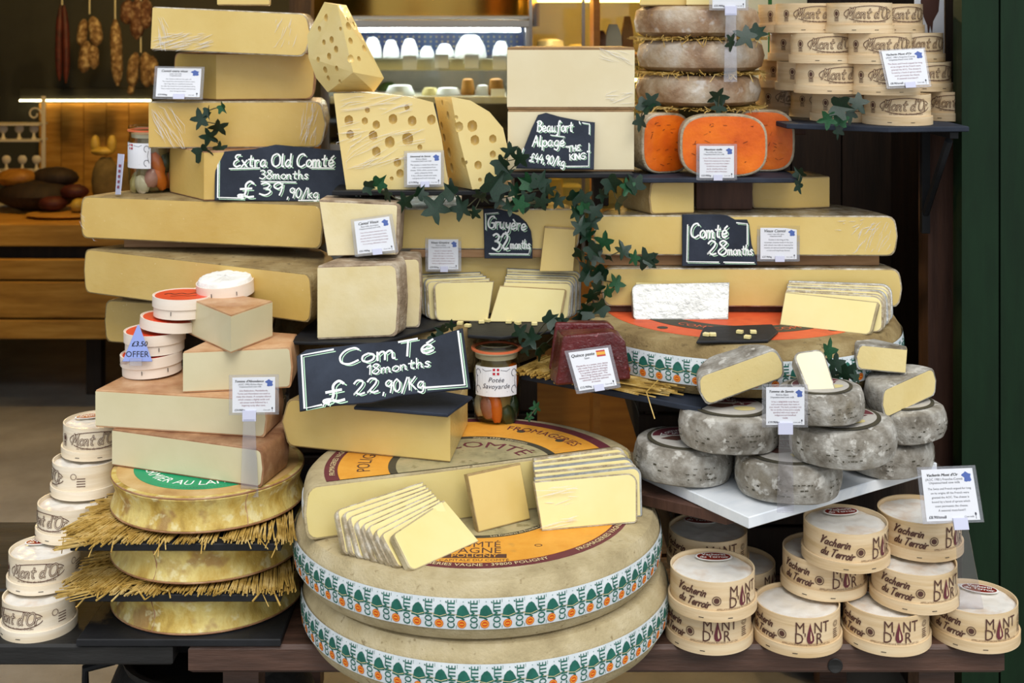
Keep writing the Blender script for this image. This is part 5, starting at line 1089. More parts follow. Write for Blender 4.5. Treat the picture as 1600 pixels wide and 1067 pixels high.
# ------------------------------------------------------------------ price cards in clear holders
FR = [(.1,.75),(.3,.85),(.45,1),(.6,.92),(.75,.8),(1,.75),(.9,.45),(1,.15),(.8,.0),(.6,.05),(.5,-.02),(.25,.05),(.3,.4),(.0,.62)]
def card(label, quad, title, sub, body, price, stand=None, ink='ink_red', flag=None, pad=.006, off=(0, 0), blue='ink_blue'):
    BL, BR, TR, TL = [Vector(q) for q in quad]
    ux = (BR-BL).normalized(); uz = (TL-BL).normalized(); nn = ux.cross(uz); org = (BL+BR)/2
    r = thing('price_card', label, 'price card', org, group='printed price cards in clear holders')
    loc = lambda q: [p-org for p in q]
    def sl(name, q, th, m):
        o, mp = slab(name, None, None, q, th, m, parent=r, bev=.0003); o.location = o.location-org; return o, mp
    pk = [BL-ux*pad-uz*.004, BR+ux*pad-uz*.004, TR+ux*pad+uz*pad*.7, TL-ux*pad+uz*pad*.7]
    sl('clear_holder', [p-nn*.0012 for p in pk], .0015, 'acrylic')
    pp, mp = sl('paper', [BL, BR, TR, TL], .0008, 'card_white')
    sl('clear_cover', [p+nn*.0016 for p in pk], .0006, 'film')
    w, h = mp.w, mp.h; f = flat(mp, .0003); s = h*.118
    G2().text(title, w*(.33 if flag else .39), h*.86, min(s*1.1, w*.95/max(6, len(title))*1.4), shear=.3, bold=h*.003).build('title', 'ink_black', pp, f)
    g = G2(); y = h*.78
    for t in sub: g.text(t, w*.42, y, h*.066); y -= h*.065
    g.text(price, w*.05, h*.05, h*.078, 'LEFT', bold=h*.002).text('Cow milk', w*.80, h*.055, h*.05, shear=.2)
    g.disc(w*.93, h*.12, w*.018, h*.03, n=10).line([(w*.93, h*.10), (w*.93, h*.03)], w*.008)
    g.build('small_print', 'ink', pp, f)
    g = G2(); n = len(body); y = h*.60; st = min(h*.085, h*.50/n); fs = min(st*1.0, w*.95/max(len(t) for t in body)*2.05)
    for t in body: g.text(t, w*.5, y, fs); y -= st
    tag(g.build('body_print', ink, pp, f), kind='stuff')
    if flag == 'spain':
        G2().rect(w*.68, h*.80, w*.90, h*.96).build('flag', 'flag_red', pp, f); G2().rect(w*.68, h*.84, w*.90, h*.92).build('flag_band', 'print_yellow', pp, flat(mp, .0006))
    else:
        G2().poly([(w*.76+a*w*.19, h*.74+b*h*.20) for a, b in FR]).build('map_emblem', blue, pp, f)
    if stand:
        cx = stand[0]; a = mp(w*cx-.010, -.010, .0025)+org; b = mp(w*cx+.010, -.010, .0025)+org
        e0, e1 = Vector(stand[1]), Vector(stand[2])
        sl('clear_stand', [e0, e1, b+nn*.001, a+nn*.001], .002, 'acrylic'); sl('clip', [mp(w*cx-.0115, -.014, .0035)+org, mp(w*cx+.0115, -.014, .0035)+org, mp(w*cx+.0115, .004, .0035)+org, mp(w*cx-.0115, .004, .0035)+org], .005, 'acrylic_solid')
    else:
        sl('clip', [mp(w*.40, -.005, .0025)+org, mp(w*.66, -.005, .0025)+org, mp(w*.66, .006, .0025)+org, mp(w*.40, .006, .0025)+org], .0015, 'acrylic_solid')
        sl('foot', [BL-ux*pad*.5-uz*.004, BR+ux*pad*.5-uz*.004, BR+ux*pad*.5-uz*.004+Vector((0, .02, -.0003)), BL-ux*pad*.5-uz*.004+Vector((0, .02, -.0003))], .0012, 'acrylic')
    return r
mat('flag_red', ['c8322e'], rough=.5)
def q4(x0, y0, x1, y1, D, lean=.01, slope=0, skew=0): return [at(x0, y1, D), at(x1, y1+slope, D), at(x1+skew, y0+slope, D+lean), at(x0+skew, y0, D+lean)]
card('blue-emblem price card standing on the wedge at upper left', q4(243, 106, 312, 151, 2.60, .02, 1, 3), 'Comté extra vieux', ["cows' raw milk", "Unpasteurised"], ['Our Comté is well over two years old.', 'The crystals that some mistake for salt are a sure', 'sign of age; they are crystallised aminoacids.', 'the older the cheese the more crystals there will be.', 'These crystals are the result of the protein breaking', 'down during maturation.'], '£39.90/kg', ink='ink')
card('white price card at the foot of the large holed cheese', q4(636, 239, 689, 289, 2.456, .010, -1), 'Emmental de Savoie', ['Rhône-Alpes', 'Unpasteurised cow milk'], ['The cheese is made from the raw', 'milk. It is a masterpiece from', 'cheese. With a firm, come in pale', 'paste, pleasantly fruity.', 'It has a flavour sweet and nutty', 'and goes well with red wine.'], '£19.90/kg', ink='ink')
card('tilted white price card leaning between the two crusty wedges', [at(559, 397, 2.37), at(617, 391, 2.37), at(608, 338, 2.385), at(553, 346, 2.385)], 'Cantal Vieux', ['Raw milk, Auvergne', 'Unpasteurised cow milk'], ['One of the oldest cheeses ever, it is', 'made using the cheddaring process,', 'the only cheese of that kind in France.', 'It has a thick rind covering its orange', 'It is a strong, affirmative cheese.'], '£22.90/kg')
card('white price card on top of the central left slices', q4(669, 374, 716, 421, 2.508, .008), 'Vieux Gruyère', ['Rhône-Alpes', 'Unpasteurised cow milk'], ['Sweeter in texture slightly', 'nutty, with a flavour that varies', 'widely with age. It is assertive,', 'earthy, and complex. Our Gruyère', 'is 24 months old which makes it to', 'deliver a slightly grainy mouthfeel.'], '£29.90/kg', blue='ink_blue')
card('white price card in front of the middle orange cheese', q4(1093, 228, 1147, 278, 2.438, .006), 'Mimolette vieille', ['Nord-Pas de Calais', 'Unpasteurised cow milk'], ['In the 17th century, the French and the', 'Dutch were arguing over the origins', 'of gouda: it was only when Colbert', 'forbade the import of foreign', 'goods, including cheese, that', 'the French called it Mimolette.'], '£33.90/kg')
card('greyish price card beside the 28 months sign', q4(1188, 356, 1245, 405, 2.446, .007), 'Vieux Comté', ["cows' raw milk, Jura", 'Unpasteurised'], ['Comté is the king of the', 'mountain cheeses made in the Jura', 'with whole raw milk. It matures for', 'months on spruce boards and gains', 'a rich and long fruity flavour.'], '£27.90/kg', ink='ink')
card('bluish price card leaning on the boxes at upper right', [at(1389, 135, 2.375), at(1452, 132, 2.375), at(1443, 76, 2.395), at(1377, 80, 2.395)], "Vacherin Mont d'Or", ['(AOC 1981) Franche-Comté', 'Unpasteurised cow milk'], ['The Swiss and French argued for long', 'on its origins till the French were', 'granted the AOC. The cheese is', 'bound by a band of spruce which', 'scent permeates the cheese.', 'A seasonal must-have!!!'], '£8.90/small', pad=.004)
e = at(375, 778, 2.14), at(404, 777, 2.14)
card('white price card on a tall clear strip before the left tower', q4(363, 590, 430, 645, 2.16, .006, -1), "Tomme d'Abondance", ['(AOC 1990) Rhône-Alpes', 'Unpasteurised cow milk'], ['Like Reblochon, Montbéliarde,', 'Tarine and Abondance are used to', 'make this cheese. A complex alliance', 'which creates a slightly acidic and', 'salt sweet taste followed by a', 'lingering nutty after taste.'], '£24.90/kg', stand=(.40, *e))
card('price card with a small red and yellow flag before the red jelly', [at(905, 611, 2.20), at(964, 602, 2.20), at(950, 543, 2.222), at(888, 551, 2.222)], 'Quince paste', ['Spain'], ['Membrillo is a sweet, very dense', 'jelly made from the fruit of the', 'quince tree (Cydonia oblonga).', 'It is golden yellow and looks', 'like a large lumpy pear. The', 'sweetness of Membrillo contrasts', 'admirably with the saltiness', 'of cheese.'], '£15.90/kg', flag='spain')
e = at(1214, 801, 2.02), at(1241, 801, 2.02)
card('white price card on a clear strip before the grey wheels', q4(1197, 605, 1257, 664, 2.01, .005), 'Tomme de Savoie', ['Rhône-Alpes', 'Unpasteurised cow milk'], ['It has a delightfully nutty flavour', 'and a smooth paste that melts in', 'your mouth. The hard, powdery rind', 'has an earthy aroma and is usually', 'speckled with many types of', 'indigenous and beneficial', 'molds.'], '£19.90/kg', stand=(.50, *e))
e = at(1500, 953, 2.105), at(1537, 951, 2.105)
card('large white price card on a clear strip at the right edge', [at(1448, 815, 2.055), at(1532, 812, 2.055), at(1519, 731, 2.08), at(1439, 734, 2.08)], "Vacherin Mont d'Or", ['(AOC 1981) Franche-Comté', 'Unpasteurised cow milk'], ['The Swiss and French argued for long', 'on its origins till the French were', 'granted the AOC. The cheese is', 'bound by a band of spruce which', 'scent permeates the cheese.', 'A seasonal must-have!!!'], '£8.90/small', stand=(.62, *e), ink='ink')
e = at(1131, 128, 2.46), at(1152, 128, 2.46)
card('price card cut by the upper edge, on a frosted strip', q4(1113, -40, 1165, 13, 2.485, .005), '', [], ['', '', '', 'mouth.'], '£25.90/kg', stand=(.55, *e))
# side-on label by the upper left jar
o, mp = slab('jar_card', 'narrow side-on card leaning against the upper left jar', 'price card', [at(180, 304, 2.62), at(188, 304, 2.60), at(194, 241, 2.62), at(184, 240, 2.64)], .001, 'acrylic_solid')
g = G2()
for k in range(5): g.rect(mp.w*.3, mp.h*(.15+.13*k), mp.w*.7, mp.h*(.22+.13*k))
g.build('print', 'ink_red', o, flat(mp, .0004))
# the triangular offer tag
tr = thing('offer_tag', 'blue triangle tag offering small boxes at £3.50', 'price tag', at(213, 572, 2.30))
c = tr.location
tq = [at(191, 565, 2.305), at(238, 565, 2.305), at(238, 508, 2.315), at(191, 508, 2.315)]
o, mp = slab('triangle', None, None, tq, .0015, 'offer_blue', outline=[(0, 0), (1, 0), (.56, 1), (.50, 1)], parent=tr); o.location = o.location-c
G2().text('£3.50', mp.w*.57, mp.h*.42, mp.h*.20, shear=.2, bold=mp.h*.004).text('OFFER', mp.w*.5, mp.h*.13, mp.h*.23).build('lettering', 'ink_black', o, flat(mp, .0004))
f_, _ = slab('clear_foot', None, None, [at(202, 572, 2.30), at(222, 572, 2.30), at(222, 560, 2.302), at(202, 560, 2.302)], .0015, 'acrylic', parent=tr); f_.location = f_.location-c
f_, _ = slab('clear_foot', None, None, [at(186, 570, 2.33), at(244, 570, 2.33), at(236, 560, 2.315), at(194, 560, 2.315)], .0012, 'acrylic', parent=tr); f_.location = f_.location-c

# ------------------------------------------------------------------ ivy
def leafmesh(lobes, fold):
    out = []
    for a, r in lobes: out.append((math.sin(a)*r, math.cos(a)*r))
    vs = [Vector((0, 0, 0))]+[Vector((x, -abs(x)*fold+y*y*.18, y)) for x, y in out]
    n = len(out); fs = [(0, 1+i, 1+(i+1) % n) for i in range(n)]
    vb_ = [v+Vector((0, .012, 0)) for v in vs]; k = len(vs)
    fs = [tuple(reversed(f)) for f in fs]+[tuple(i+k for i in f) for f in fs]+[(1+i, 1+(i+1) % n, k+1+(i+1) % n, k+1+i) for i in range(n)]
    return MB().add(vs+vb_, fs).mesh('leaf')
D2 = math.radians
LB = [(0, .62), (D2(14), .42), (D2(28), .30), (D2(48), .46), (D2(62), .52), (D2(76), .40), (D2(95), .27), (D2(125), .40), (D2(142), .42), (D2(158), .27), (PI, .14)]
LB = LB+[(2*PI-a, r) for a, r in reversed(LB[1:-1])]
LV = []
for k, fo in enumerate((.25, .45, -.15)):
    for m in ('ivy_dark', 'ivy_mid'):
        me = leafmesh([(a, r*(1+.12*math.sin(k*3+i*1.7))) for i, (a, r) in enumerate(LB)], fo); me.materials.append(MATS[m]); me.shade_smooth(); me.set_sharp_from_angle(angle=.6); LV.append(me)
rl = random.Random(5)
def ivy(label, D, pts, light=()):
    P = [at(x, y, D+(d[0] if d else rl.uniform(-.012, .012))) for x, y, s, *d in pts]
    r = thing('ivy_sprig', label, 'ivy', P[-1], group='artificial ivy')
    if len(P) > 1:
        pts2 = smooth([tuple(p+Vector((0, .012, 0))-P[-1]) for p in P], 3) if len(P) > 2 else [p-P[-1] for p in P]
        obj('stem', MB().tube(pts2, .0011, 5), 'stem', r)
    for i, ((x, y, s, *d), p) in enumerate(zip(pts, P)):
        sz = s*D/F*.95; k = 2*rl.randrange(3)+(1 if i in light else 0)
        o = bpy.data.objects.new('leaf', LV[k]); COL.objects.link(o); o.parent = r; o.location = p-P[-1]
        o.scale = (sz, sz, sz); o.rotation_euler = (rl.uniform(-.75, .35), rl.choice((rl.uniform(1.6, 4.7), rl.uniform(-1.2, 1.2))), rl.uniform(-.7, .7))
    return r
ivy('ivy sprig hanging over the film-wrapped wedge at upper left', 2.575, [(347, 167, 24), (325, 173, 26), (312, 188, 38), (342, 197, 36), (325, 212, 34), (344, 231, 28), (317, 236, 42)], (0,))
ivy('ivy garland trailing below the holed cheese', 2.425, [(573, 292, 30), (592, 288, 34), (606, 303, 28), (632, 318, 38), (655, 303, 30), (682, 328, 54), (706, 300, 44), (722, 328, 44), (752, 305, 34), (740, 332, 26)], (1,))
ivy('thick bunch of ivy between holed cheese and ivory blocks', 2.42, [(797, 238, 32), (782, 254, 40), (812, 250, 38), (788, 275, 34), (770, 293, 56), (806, 301, 40), (827, 286, 38), (843, 287, 42), (827, 314, 40), (846, 314, 34), (795, 325, 34), (812, 322, 34), (872, 312, 30), (858, 296, 28), (780, 312, 30)], (6, 11))
ivy('long ivy vine hanging between the central and right-hand wedges', 2.43, [(897, 310, 34), (913, 308, 36), (912, 326, 28), (927, 331, 36), (899, 335, 34), (923, 347, 34), (908, 357, 38), (918, 370, 36), (945, 380, 36), (923, 388, 36), (908, 396, 34), (930, 404, 38), (918, 416, 34), (944, 424, 34), (930, 430, 36), (914, 436, 30), (962, 444, 34), (948, 458, 28), (926, 462, 34), (941, 480, 36), (920, 487, 36), (906, 495, 34), (934, 452, 30)], (2, 8, 16, 17))
ivy('small ivy spray reaching right below the 28 months wedge', 2.42, [(953, 402, 20), (974, 394, 36), (990, 405, 28), (1007, 404, 42), (1018, 408, 30)], (2,))
ivy('ivy spray in the gap below the ivory blocks', 2.425, [(940, 304, 28), (953, 284, 42), (966, 316, 40), (981, 291, 34), (993, 291, 40)], (3,))
ivy('ivy behind the red jelly block and glass jar', 2.345, [(812, 522, 34), (832, 530, 40), (858, 502, 38), (874, 516, 34), (845, 545, 40), (822, 544, 30), (880, 500, 28)], ())
ivy('ivy spray between the cut grey-rinded cheeses', 2.155, [(1293, 550, 40), (1305, 570, 36), (1302, 590, 36), (1324, 586, 46), (1338, 591, 26)], (0,))
ivy('ivy sprig hanging from the upper right slate', 2.375, [(1343, 162, 40), (1309, 166, 48), (1330, 180, 36), (1295, 186, 34), (1312, 190, 32), (1310, 206, 30)], (3, 4))
ivy('ivy leaves stuck at the right of the topmost brown wheel', 2.47, [(1182, 52, 36), (1168, 58, 44), (1142, 66, 34)], ())
ivy('ivy leaves in front of the lowest brown wheel', 2.475, [(1124, 150, 38), (1122, 166, 32)], ())
ivy('dark ivy leaves left of the orange cheeses', 2.435, [(1016, 158, 34), (1008, 168, 40), (1001, 188, 34)], ())
ivy('faint ivy sprig below the right end of the orange cheese shelf', 2.43, [(1250, 272, 26), (1246, 290, 30)], ())
ivy('tiny light ivy sprig right of the glass jar', 2.31, [(826, 652, 18), (838, 638, 24)], (0, 1))
ivy('ivy leaf tips behind the top edge of the big chalk sign', 2.30, [(690, 518, 28), (703, 510, 22), (676, 526, 22)], ())

# ------------------------------------------------------------------ straw
def straw(label, ends, rad=.0013, m='straw', name='straw_mat'):
    c = ends[0][0]; mb = MB()
    for a, b in ends:
        mb.tube([Vector(a)-c, (Vector(a)+Vector(b))/2-c+Vector((0, 0, rs_.uniform(-.001, .001))), Vector(b)-c], rs_.uniform(.6, 1.2)*rad, 4)
    return tag(obj(name, mb, m, None, c, sharp=0), label, 'straw', 'straw mats', 'stuff')
rs_ = random.Random(9)
def mat_under(z, label, n=430):
    E = []
    for i in range(n):
        t = rs_.random(); x = -.712+t*.335; fan = (t-.6)*.06; mid_ = .25 < t < .72
        if mid_ and rs_.random() < .45: continue
        a = Vector((x+fan+rs_.uniform(-.006, .006), 2.089+rs_.uniform(-.006, .014)+(max(0, .12-t)*.35), z+rs_.uniform(.0015, .0055 if mid_ else .010)))
        E.append((a, Vector((x-fan+rs_.uniform(-.012, .012), 2.26+rs_.uniform(0, .10), z+rs_.uniform(.001, .008)))))
    for i in range(170):
        y = rs_.uniform(2.10, 2.42); a = Vector((-.738+rs_.uniform(-.012, .016)+(2.42-y)*.02, y-.035+rs_.uniform(-.008, .008), z+rs_.uniform(-.002, .010))); E.append((a, Vector((-.60, y+.03, z+rs_.uniform(.001, .009)))))
    for i in range(26):
        x = rs_.uniform(-.74, -.38); a = Vector((x, 2.10, z+.006)); E.append((a, a+Vector((rs_.uniform(-.02, .02), -.025, rs_.uniform(-.022, .015)))))
    return straw(label, E, .0014)
mat_under(ZB[1]+BH, 'straw mat under the middle ochre wheel'); mat_under(ZB[2]+BH, 'straw mat under the wheel with green label')
E = []
dv = Vector((.30, -.207)).normalized(); pv = Vector((.207, .30)).normalized(); b0 = Vector(((P1.x+.02), P1.y-.005))
for i in range(280):
    t = i/280; s = t*.24
    base = b0+pv*(.012+s*.45)*1 + dv*rs_.uniform(-.02, .02)
    a = Vector((base.x+rs_.uniform(-.006, .006), base.y+rs_.uniform(-.004, .004), .8565+rs_.uniform(.0008, .013))); L_ = .245+rs_.uniform(-.02, .03)
    E.append((a, a+Vector((dv.x*L_+pv.x*rs_.uniform(-.01, .02), dv.y*L_+pv.y*rs_.uniform(-.01, .02), rs_.uniform(-.0005, .003)))))
for i in range(150):
    s = rs_.uniform(-.01, .17); base = Vector((P1.x, P1.y))+dv*s; o1 = rs_.uniform(-.016, -.002); zq = .8565+rs_.uniform(.001, .013)
    E.append((Vector((base.x+pv.x*o1, base.y+pv.y*o1, zq-.002)), Vector((base.x+pv.x*.10+rs_.uniform(-.012, .012), base.y+pv.y*.10, zq))))
for i in range(120):
    s = rs_.uniform(0, .12); a = Vector((P1.x, P1.y))+dv*.10+pv*(s-.012); L_ = .16+rs_.uniform(-.03, .03)+s*.3; zq = .8565+rs_.uniform(.002, .016)
    E.append((Vector((a.x, a.y, zq)), Vector((a.x+dv.x*L_+pv.x*rs_.uniform(-.02, .03), a.y+dv.y*L_+pv.y*rs_.uniform(-.02, .03), zq+rs_.uniform(-.002, .008)))))
e0 = at(1010, 612, 2.18); E.append((e0, e0+Vector((.012, -.02, -.04)))); E.append((e0, e0+Vector((.02, 0, .02))))
straw('bundle of straw on the slate below the red jelly', E, .0017)
def straw_round(z, label, n=260, R=.130):
    E = []
    for i in range(n):
        a = rs_.uniform(0, 2*PI); r1 = R+rs_.uniform(-.012, .012); a2 = a+rs_.uniform(-.15, .15)
        E.append((Vector((.381+r1*math.cos(a), 2.625+r1*math.sin(a), z+rs_.uniform(.0005, .0075))), Vector((.381+(R-.06)*math.cos(a2), 2.625+(R-.06)*math.sin(a2), z+.004))))
    for i in range(46):
        a = rs_.uniform(PI, 2*PI); r1 = R+.004; p = Vector((.381+r1*math.cos(a), 2.625+r1*math.sin(a), z+.004)); E.append((p, p+Vector((rs_.uniform(-.014, .014), -.004, rs_.uniform(-.018, .010)))))
    return straw(label, E, .0011)
straw_round(1.3315, 'straw fringe between orange cheeses and lowest brown wheel'); straw_round(1.4010, 'straw fringe between lowest and middle brown wheels'); straw_round(1.4700, 'straw fringe between middle and topmost brown wheels')
# ------------------------------------------------------------------ the shop behind
mat('white_metal', ['cfc6b0'], rough=0.5); mat('brass', ['9a7a3a', 'a88844'], 2, 2, rough=0.22, metal=1.0); mat('steel', ['9a9a96'], rough=0.3, metal=1.0)
mat('salami', ['33190f', '5a3a26', '9a8468'], 45, 8, rough=0.8, bump=0.8, bscale=60); mat('salami_pale', ['3a2414', '7d6240', 'c0ac80'], 45, 8, rough=0.85, bump=0.9, bscale=50); mat('sausage_red', ['2e0e0a', '471610', '5f2a1c'], 20, 4, rough=0.6)
mat('led', ['fff2d0'], emit=('ffe6a8', 12.0)); mat('tube_light', ['ffffff'], emit=('f4faff', 40.0)); mat('lamp_warm', ['ffdf9a'], emit=('ffc860', 34.0))
mat('fridge_beige', ['8a8272', '9c9482'], 10, 3, rough=.4); mat('fridge_blue', ['34589a', '3f68b0'], 10, 2, rough=0.4); mat('fresh_white', ['eef2f4', 'f6f8f8'], 12, 3, rough=0.6, bump=.3, bscale=30); mat('golden_bun', ['8a5a1a', 'b07a2a'], 20, 3, rough=.5); mat('lettuce', ['1c3a16', '2f5a24'], 20, 3, rough=.5)
mat('green_frame', ['2a6a2a'], rough=.5); mat('cream_paper', ['d8d3b0'], rough=.6); mat('sack', ['5f5030', '7d6a40'], 20, 4, rough=.9, bump=.4); mat('gold_ribbon', ['b8963a', 'd0b050'], 30, 3, rough=.4); mat('shelf_amber', ['8a5a20', 'a8722c'], 5, 5, stretch=(1, 9, 9), rough=.5)
wbk = bpy.data.objects['wall_back']
for k in range(13):
    x0 = -2.35+k*.112
    obj('plank', MB().box(x0, x0+.108, 6.36, 6.399, .25, 1.115, b=.004), 'wood_amber', wbk)
def TH(name, label, cat, loc, group=None): return thing(name, label, cat, loc, group=group)
ld = TH('light_strip', 'glowing warm light strip along the back shop wall', 'light', at(134, 157, 6.34))
w = 103*6.34/F
obj('housing', MB().box(-w, w+.3, 0, .05, .004, .06, b=.003), 'wall_dark', ld)
bd = MB()
for k in range(58): bd.box(-w+k*w*2/58, -w+k*w*2/58+.007, -.006, .0, -.004, .004)
tag(obj('beads', bd, 'led', ld), kind='stuff')
# hanging rail with sausages
HR = TH('hanging_rail', 'dark rail for sausages above the picture', 'rail', (-1.9, 5.8, 1.80)); obj('bar', MB().tube([(-.7, 0, 0), (.9, 0, 0)], .012, 8), 'slate_black', HR)
for x in (-.6, .8): obj('hanger', MB().tube([(x, 0, 0), (x, 0, .949)], .006, 6), 'slate_black', HR)
def sausage(label, px, y0, sticks, m, D=5.8):
    p = at(px, y0, D); r = TH('sausage_bunch', label, 'sausage', p, 'sausages hanging at the back')
    obj('string', MB().tube([(0, 0, 0), (0, 0, 1.788-p.z)], .003, 5), 'cream_paper', r)
    for (dx0, dy0, dx1, dy1, rad, bend) in sticks:
        k = D/F; a = Vector((dx0*k, 0, -dy0*k)); b = Vector((dx1*k, -.01, -dy1*k)); pts = []
        for i in range(9):
            t = i/8; q = a.lerp(b, t); q.x += bend*k*math.sin(PI*t); pts.append(q)
        R = rad*k; obj('sausage', MB().tube(pts, [R*.25, R*.8, R, R*1.03, R, R*1.02, R, R*.8, R*.2], 10), m, r)
sausage('pair of thin dark red dried sausages at the upper left', 97, 8, [(-2, 0, -3, 118, 5.5, -2), (3, 0, 7, 122, 5.5, 2)], 'sausage_red')
sausage('bunch of four short dried sausages at the upper left', 140, 22, [(-8, 8, -13, 50, 8, 0), (4, 4, 12, 50, 10, 2), (-3, 42, -9, 92, 10, 0), (6, 48, 8, 86, 8, 0)], 'salami_pale')
sausage('long pale dried sausage hanging alone at the upper left', 180, 30, [(0, 0, 5, 104, 9, 0)], 'salami_pale')
sausage('knobbly dried sausage cluster cut by the upper edge', 213, -10, [(-12, 10, -14, 48, 11, 0), (2, 8, 2, 72, 11, 0), (15, 8, 16, 55, 10, 0)], 'salami')
sausage('horseshoe bunch of pale dried sausages next to the wedge pile', 220, 82, [(-7, 0, -12, 54, 9, -2), (6, 0, 10, 54, 10, 2), (18, 6, 20, 50, 7, 2), (-14, 50, -16, 66, 5, 0)], 'salami_pale')
# counter of amber boards
ct = TH('shop_counter', 'amber wooden board counter in the back of the shop', 'counter', (-1.75, 5.3, 0))
def cz(y): return 1.5-(y-40)*2.5e-3
for y0, y1 in ((350, 385), (405, 437), (440, 497), (500, 530)):
    lb('board', 'wood_amber', -2.75, -0.75, 5.0, 5.03, cz(y1), cz(y0), ct, .004)
lb('worktop', 'wood_amber', -2.75, -.75, 5.031, 5.7, cz(350)-.04, cz(350), ct, .004); lb('core', 'wood_old', -2.70, -.80, 5.06, 5.65, .26, cz(350)-.041, ct)
for x in (-2.6, -1.7, -.9): lb('leg', 'wood_old', x-.03, x+.03, 5.2, 5.26, 0, .259, ct)
zt = cz(350)+.001
# rack with little ornaments
rk = TH('wire_rack', 'pale wire rack at the left edge of the shop counter', 'rack', at(36, 0, 5.5)); rk.location.z = zt
k5 = 5.5/F
def rz(y): return 1.5-(y-40)*k5-zt
for x in (-52, 32): obj('upright', MB().tube([(x*k5, 0, 0), (x*k5, 0, rz(150))], .010, 6), 'white_metal', rk)
for y in (192, 217, 265, 318): obj('shelf', MB().box(-52*k5, 32*k5, -.05, .05, rz(y)-.008, rz(y)), 'white_metal', rk)
obj('scroll', MB().tube([(18*k5+.03*math.cos(t*.5)*(1-t/20), 0, rz(178)+.03*math.sin(t*.5)*(1-t/20)) for t in range(14)], .004, 5), 'white_metal', rk)
for (x, y, lab) in ((5, 217, 'small pale ornament at left of the upper rack shelf'), (30, 217, 'small pale ornament in the middle of the upper rack shelf'), (53, 217, 'small pale ornament at right of the upper rack shelf'), (10, 265, 'small pale ornament at left of the lower rack shelf'), (35, 265, 'small pale ornament in the middle of the lower rack shelf'), (57, 265, 'small pale ornament at right of the lower rack shelf')):
    p = at(x, y, 5.48); p.z = zt+rz(y)+.0005; o = TH('ornament', lab, 'ornament', p, 'ornaments on the rack')
    obj('stalk', MB().lathe([(0, 0), (.014, 0), (.006, .012), (.005, .03), (0, .03)], 10), 'white_metal', o); obj('head', MB().blob((0, 0, .045), .020, .012, .020), 'white_metal', o)
def lump(name, label, cat, px, y, D, parts, group='goods on the shop counter'):
    p = at(px, y, D); p.z = zt; r = TH(name, label, cat, p, group)
    for nm, c, s, m in parts: obj(nm, MB().blob(c, *s, seg=12, rng=8, jit=.03), m, r)
lump('gift_sack', 'sack tied with a golden ribbon before the back planks', 'sack', 165, 340, 5.45, [('sack', (0, 0, .11), (.06, .05, .11), 'sack'), ('sack', (.07, .02, .10), (.05, .05, .10), 'sack'), ('ribbon', (-.01, -.01, .24), (.05, .03, .02), 'gold_ribbon'), ('ribbon', (.03, -.01, .27), (.02, .02, .04), 'gold_ribbon'), ('ribbon', (-.04, -.01, .27), (.02, .02, .04), 'gold_ribbon')])
lump('wicker_basket', 'dark basket of dried goods on the shop counter', 'basket', 60, 320, 5.35, [('basket', (0, 0, .07), (.17, .12, .07), 'wood_old'), ('loaf', (-.08, -.02, .14), (.09, .06, .04), 'golden_bun'), ('loaf', (.07, 0, .14), (.10, .06, .045), 'wood_old')])
lump('meat_board', 'round wooden board with cured meat on the shop counter', 'board', 102, 340, 5.18, [('board', (0, 0, .012), (.16, .10, .012), 'wood_amber'), ('ham', (-.05, 0, .055), (.06, .05, .03), 'sausage_red'), ('ham', (.03, .02, .10), (.06, .04, .03), 'sausage_red'), ('roll', (.06, -.02, .05), (.03, .04, .028), 'gold_ribbon')])
# lamps out of the picture: one over the counter, two added as extra light
def pendant(label, x, y, z, power, col):
    r = TH('unseen_lamp', label, 'lamp', (x, y, z), 'pendant lamps in the shop')
    obj('shade', MB().lathe([(.03, .16), (.05, .14), (.15, .02), (.155, .0), (.145, .0), (.045, .13), (.03, .14), (.03, .16)], 32), 'brass', r); obj('bulb', MB().blob((0, 0, .05), .035, .035, .04), 'lamp_warm', r)
    obj('cord', MB().tube([(0, 0, .15), (0, 0, 2.749-z)], .004, 6), 'slate_black', r)
    l = bpy.data.lights.new('bulb_light', 'POINT'); l.energy = power; l.color = col; l.shadow_soft_size = .06; lo = bpy.data.objects.new('bulb_light', l); COL.objects.link(lo); lo.parent = r; lo.location = (0, 0, -.03)
pendant('warm pendant lamp above the back counter', -1.7, 4.75, 2.0, 26, (1.0, .62, .18)); pendant('unseen added lamp brightening the brass hood of the display', -.35, 3.9, 2.25, 62, (1.0, .70, .32)); pendant('unseen added lamp brightening the glass case', .35, 4.0, 2.25, 30, (1.0, .70, .32))  # last two are added to put light on brass hood and case
# refrigerated display
fz = TH('display_fridge', 'lit refrigerated display with brass hood in the background', 'fridge', (-.22, 4.6, 0))
def fb(name, m, *a, b=.003): return lb(name, m, *a, fz, b)
fb('base', 'steel', -.62, .045, 4.35, 4.95, 0, 1.10); fb('back_panel', 'fridge_blue', -.62, .045, 4.90, 4.95, 1.385, 1.52); fb('lower_back_panel', 'fridge_beige', -.62, .045, 4.90, 4.95, 1.10, 1.384)
fb('side_panel', 'steel', -.65, -.621, 4.35, 4.95, 0, 1.52); fb('side_panel', 'steel', .046, .058, 4.35, 4.95, 0, 1.52)
fb('shelf', 'steel', -.62, .045, 4.42, 4.899, 1.372, 1.385); fb('shelf_edge', 'cream_paper', -.62, .045, 4.405, 4.4195, 1.345, 1.387); fb('shelf', 'white_metal', -.62, .045, 4.38, 4.899, 1.243, 1.255); fb('shelf_edge', 'white_metal', -.62, .045, 4.366, 4.3795, 1.232, 1.258)
fb('light_tube', 'tube_light', -.58, .03, 4.47, 4.485, 1.478, 1.492); fb('light_tube', 'tube_light', -.58, .03, 4.50, 4.512, 1.352, 1.362)
fb('top_panel', 'steel', -.65, .058, 4.40, 4.95, 1.521, 1.535)
